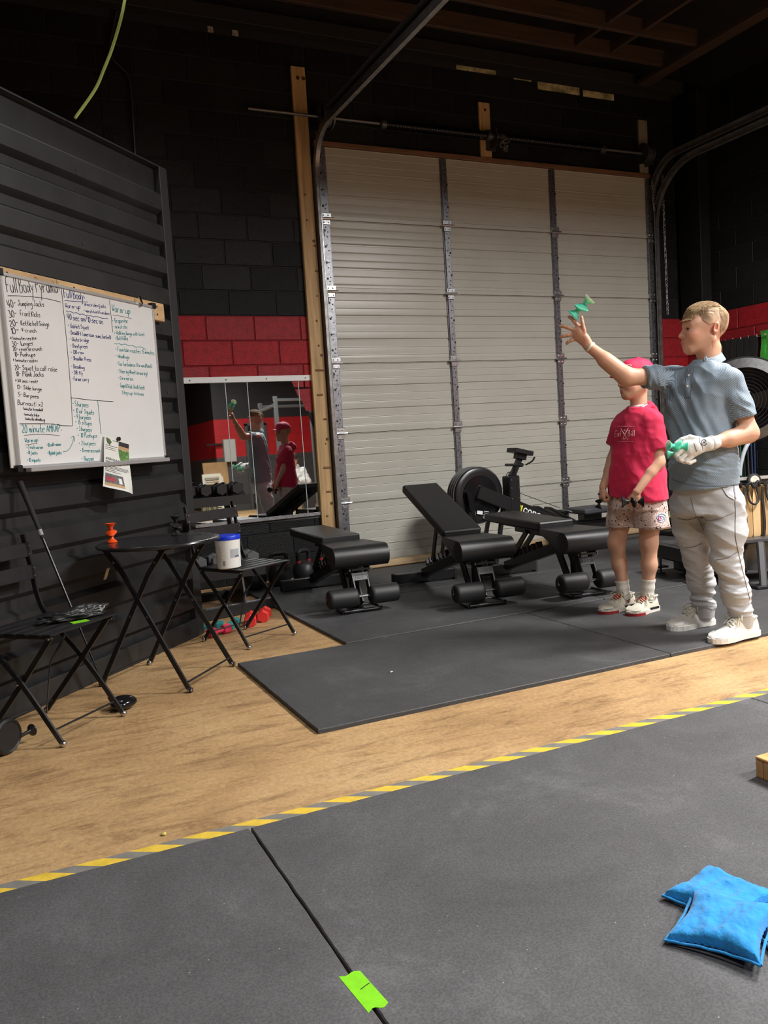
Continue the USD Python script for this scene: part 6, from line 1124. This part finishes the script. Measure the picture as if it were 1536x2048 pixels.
sm_ = displace(so_.mesh(.0055, [((0, 0, .528), (0, 0, -1)), ((0, 0, .75), (0, 0, 1))], 4), lambda v: .009*(ridge(np.c_[v[:, 0]*11, v[:, 1]*11, v[:, 2]*4], 3, 31)-.5)); trimesh.smoothing.filter_taubin(sm_, iterations=2); so2 = part(t2, 'shorts', sm_, looks['speckled_cotton'], True)
part(so2, 'hem_stitch', cat(drape(sm_, [(-.09, .549), (-.02, .543), (.04, .545)], FWD, .001), drape(sm_, [(.09, .543), (.17, .541), (.24, .549)], FWD, .001)), m('stitch_tan', (.45, .34, .30), .8), True)
lg_ = [(.218+.022*math.cos(a)*(1+.1*math.sin(5*a)), .590+.024*math.sin(a)) for a in np.linspace(0, 2*PI, 30)]; part(so2, 'emblem', cat(drape(sm_, lg_, FWD, .0022, .0002), drape(sm_, [(.205, .603), (.222, .600), (.232, .588), (.222, .576)], FWD, .0024, .0002)), m('emblem_blue', (.10, .28, .52), .7), True)
part(so2, 'emblem_letter', cat(drape(sm_, [(.205, .600), (.206, .580), (.216, .579)], FWD, .0030, .0002), drape(sm_, [(.213, .596), (.220, .586)], FWD, .0028, .0002)), m('emblem_pink', (.75, .08, .30), .7), True)
SOCK = m('sock_cream', (.66, .62, .54), .9, bump=(220, .5, .004))
for pts, rr in (([(-.028, .050, .195), (-.020, .052, .12), (-.004, .058, .085)], (.0415, .0385, .038)), ([(.129, -.006, .215), (.122, -.004, .13), (.118, -.002, .085)], (.0425, .0385, .038))):
    q = smoothpath(pts, 8); R_ = np.interp(np.linspace(0, 1, len(q)), (0, .55, 1), rr)+.0016*np.sin(np.linspace(0, 26, len(q))); part(t2, 'sock', tube(q, R_, 24), SOCK, 60)
SHC = m('shoe_cream', (.60, .56, .46), .6, noise=(25, .08), bump=(60, .08)); SRED = m('shoe_red', (.36, .02, .025), .5); SOC = m('sole_cream', (.66, .62, .55), .55)
shoe(t2, (.030, .125), (-.142, -.105), MT, .92, (SHC, SOC, SRED, SRED, m('lace_tan', (.55, .48, .33), .8)), 'shoe', True, .047); shoe(t2, (.166, .060), (.024, -.148), MT, .92, (SHC, SOC, SRED, SRED, looks['lace_tan']), 'shoe', True, .047)
suction_toy('black suction-cup toy pointing down from the red boy\'s right hand', boyM(B2, -.118, -.045, .735, (-.28, -.25, -1)), TYB, .085); suction_toy('black suction-cup toy held level in the red boy\'s left hand', boyM(B2, .012, -.20, .700, (1, .12, -.02)), TYB, .12)
# ---------------- the part of the gym that the mirror shows ----------------
t3 = thing('person', 'seated person in a white hoodie and jeans looking at a phone, seen in the mirror', 'person', (5.95, -1.9, 0), 108)
H3 = hframe((.07, 0, 1.105), (.88, .05, -.42)); h3 = .96            # here x runs forward, y left
hd = Body(); head_prims(hd, H3, h3); hd.cone((.03, 0, 1.05), (.0, 0, .94), .046, .052, .03); headm = hd.mesh(.0045, smooth=2)
bd_ = Body(); bd_.stack([(.45, -.02, 0, .13, .16, 0), (.7, -.02, 0, .10, .14, 0), (.9, .0, 0, .09, .15, 0), (.96, .0, 0, .06, .07, 0)], .03)
for y in (-1, 1):
    bd_.chain([(.0, y*.17, .89), (.03, y*.24, .66), (.25, y*.06, .68)], [.045, .038, .026], .03); bd_.chain([(.0, y*.09, .50), (.40, y*.12, .50), (.38, y*.12, .09)], [.075, .055, .035], .03)
    bd_.chain([(.25, y*.06, .68), (.30, y*.035, .69), (.325, y*.012, .70)], [.026, .022, .012], .01)
    for k in range(4): bd_.chain([(.295, y*.04, .675+.013*k), (.325, y*.03, .675+.013*k), (.335, y*.008, .678+.013*k)], [.0085, .008, .007], .004)
    bd_.chain([(.285, y*.05, .715), (.315, y*.03, .728), (.328, y*.012, .728)], [.010, .009, .008], .004)
skin = fuse(bd_.mesh(.006, smooth=3), headm); part(t3, 'body', skin, looks['skin'], True, col=skin_tones(skin.vertices, H3, h3)); face_parts(t3, H3, h3, brow=(.03, .02, .015))
hmesh, hcol = hair_cap(H3, h3, [(-.14, -.05), (-.08, -.045), (-.06, .0), (-.02, .01), (.02, .02), (.06, .032), (.1, .04)], .018, 24, (.030, .022, .018), (.03, .022, .018), (.12, .08, .06)); part(t3, 'hair', hmesh, looks['hair_tone'], True, col=np.clip(hcol, 0, 1))
hw = Body(); hw.stack([(.50, -.02, 0, .17, .20, 0), (.62, -.02, 0, .155, .19, 0), (.80, -.005, 0, .13, .185, 0), (.90, .0, 0, .105, .165, 0), (.955, .0, 0, .08, .10, 0)], .04)
for y in (-1, 1): hw.chain([(.0, y*.165, .885), (.035, y*.245, .66), (.235, y*.075, .678)], [.072, .066, .042], .03)
hw.chain([(.055, -.05, .965), (.075, 0, .945), (.055, .05, .965), (-.03, .085, .985), (-.09, 0, .98), (-.03, -.085, .985), (.055, -.05, .965)], [.026]*7, .02)
part(t3, 'hoodie', displace(hw.mesh(.007, smooth=4), lambda v: .014*(ridge(v*V(9, 9, 12), 3, 41)-.5)), m('hoodie_white', (.78, .77, .74), .85, bump=(200, .2)), True)
jn = Body()
for y in (-1, 1): jn.chain([(-.02, y*.09, .50), (.40, y*.12, .505), (.385, y*.12, .12)], [.092, .072, .056], .03)
jn.stack([(.44, -.04, 0, .12, .17, 0), (.60, -.03, 0, .13, .16, 0)], .04); part(t3, 'jeans', displace(jn.mesh(.007, [((0, 0, .115), (0, 0, -1))], 4), lambda v: .008*(ridge(v*V(12, 12, 12), 3, 43)-.5)), m('denim_pale', (.20, .30, .42), .8, noise=(30, .3), bump=(300, .3)), True)
for y in (-1, 1): shoe(t3, (.33, y*.125), (.60, y*.14), 0, .95, (SHW, SOW, SHW, SOW, LCW), 'shoe')
ph = solo('phone', 'dark phone held by the seated person in the mirror', 'phone', xf(box(-.038, .038, -.07, .07, -.004, .004, .002), rotm(math.radians(108), (0, 0, 1), (5.95, -1.9, 0))@mat4((0, 1, 0), (.8, 0, .6), (.6, 0, -.8), (5.95+.345, -1.9, .715))), BLKG)
sc_ = thing('seat_chair', 'black chair under the seated person in the mirror', 'chair', (5.95, -1.9, 0), 108); part(sc_, 'seat', box(-.22, .22, -.22, .22, .38, .415, .01), BLK); part(sc_, 'backrest', box(-.26, -.23, -.22, .22, .50, .90, .008), BLK)
for x in (-.2, .2):
    for y in (-.2, .2): part(sc_, 'leg', cyl((x, y, 0), (x*.95, y*.95, .385), .012, 10), BLK)
def simple(name, label, c, parts, loc=(0, 0, 0), rz=0):
    q = thing(name, label, c, loc, rz)
    for nm, ms, mt in parts: part(q, nm, ms, mt)
    return q
simple('black_bin', 'tall black plastic bin in front of the seated person in the mirror', 'bin', [('body', hull([(x*w, y*w, z) for z, w in ((0, .10), (.50, .13)) for x in (-1, 1) for y in (-1, 1)]), m('bin_black', (.022, .022, .024), .5)), ('rim', box(-.14, .14, -.14, .14, .50, .53, .008), BLK)], (5.80, -.98, 0), 15)
for i, (x, y) in enumerate(((5.12, .12), (5.74, .16))): simple('step_box', 'low black step box on the floor in the mirror, %s' % ('left one' if i == 0 else 'right one'), 'box', [('body', box(-.28, .28, -.2, .2, 0, .12, .01), BLK), ('top_panel', box(-.27, .27, -.19, .19, .12, .135, .004), m('step_grey', (.07, .07, .07), .6))], (x, y, 0), 8)
PLY = m('plywood_brown', (.36, .21, .085), .6, noise=(3, .25), stretch=(1, 1, .5))
simple('plywood_sheet', 'brown plywood sheet leaning upright on the far wall in the mirror', 'board', [('sheet', xf(box(-.30, .30, -.01, .01, 0, 1.22, .002), rotm(.10, (1, 0, 0))), PLY)], (5.52, -5.75, 0))
CRM = m('cream_paint', (.60, .57, .47), .6)
for i in range(3): simple('cream_frame', 'cream painted shutter frame in the stack in the mirror, '+('front', 'middle', 'back')[i]+' one', 'frame', [('frame', xf(cat(box(-.22, -.17, -.015, .015, 0, .95-.04*i), box(.17, .22, -.015, .015, 0, .95-.04*i), box(-.17, .17, -.015, .015, 0, .06), box(-.17, .17, -.015, .015, .88-.04*i, .95-.04*i)), rotm(.08+.02*i, (1, 0, 0))), CRM), ('slats', xf(cat(*[box(-.17, .17, -.012, .012, z, z+.02) for z in np.arange(.12, .82, .05)]), rotm(.08+.02*i, (1, 0, 0))), CRM)], (5.26+.06*i, -5.30-.09*i, 0))
pf = simple('framed_panel', 'dark framed panel with a plain leaf-like pattern standing before the cream frames in the mirror', 'panel', [('frame', cat(box(-.19, -.155, -.02, .02, 0, .70), box(.155, .19, -.02, .02, 0, .70), box(-.16, .16, -.02, .02, 0, .035), box(-.16, .16, -.02, .02, .665, .70)), m('frame_brown', (.06, .04, .025), .5)), ('panel', box(-.157, .157, -.008, .0, .03, .67), m('panel_ochre', (.20, .18, .10), .6, noise=(9, .5))), ('pattern', cat(*[tube(smoothpath([(x, .004, .06), (x*.4, .004, .3), (x*1.2, .004, .45), (x*.2, .004, .62)], 5), .009, 5) for x in (-.11, -.05, .05, .11)]), m('pattern_dark', (.03, .03, .02), .6))], (5.06, -5.06, 0), 4)
simple('wall_cabinet', 'small pale wall cabinet on the far wall in the mirror', 'cabinet', [('body', box(-.14, .14, 0, .12, 1.2, 1.75, .005), m('cabinet_grey', (.30, .30, .29), .5)), ('door', box(-.13, .13, .121, .13, 1.21, 1.74, .004), m('cabinet_door', (.40, .40, .38), .5)), ('shelf_bracket', box(-.55, -.15, .0, .10, 1.62, 1.66, .003), BLK)], (5.92, -6.0, 0))
dd = structx('door_2'); part(dd, 'leaf', box(6.42, 6.95, -6.0, -5.97, 0, 2.05, .004), m('door_black', (.010, .011, .012), .4)); part(dd, 'frame', cat(box(6.35, 6.42, -6.0, -5.95, 0, 2.1), box(6.95, 7.02, -6.0, -5.95, 0, 2.1), box(6.35, 7.02, -6.0, -5.95, 2.05, 2.12)), m('door_frame_grey', (.06, .07, .065), .5)); part(dd, 'handle', box(6.88, 6.92, -5.97, -5.93, .95, 1.08, .004), CHROME)
RGM = m('rig_grey', (.13, .135, .14), .4, .3)
rg = thing('pull_up_rig', 'grey steel pull-up rig with perforated posts seen in the mirror', 'rig')
for x, y in ((5.71, -2.85), (6.9, -2.95), (5.45, -1.36), (6.7, -1.42)): part(rg, 'post', box(x-.035, x+.035, y-.035, y+.035, 0, 2.32, .004), RGM); part(rg, 'post_bolt', cat(*[cyl((x-.04, y, z), (x+.04, y, z), .018, 8) for z in (2.10, 2.22)]), CHROME)
for a, b in (((5.71, -2.85, 2.16), (5.45, -1.36, 2.16)), ((6.9, -2.95, 2.16), (6.7, -1.42, 2.16)), ((5.71, -2.85, 2.25), (6.9, -2.95, 2.25)), ((5.45, -1.36, 2.25), (6.7, -1.42, 2.25))): part(rg, 'cross_bar', beam(a, b, .07, .05, ch=.004), RGM)
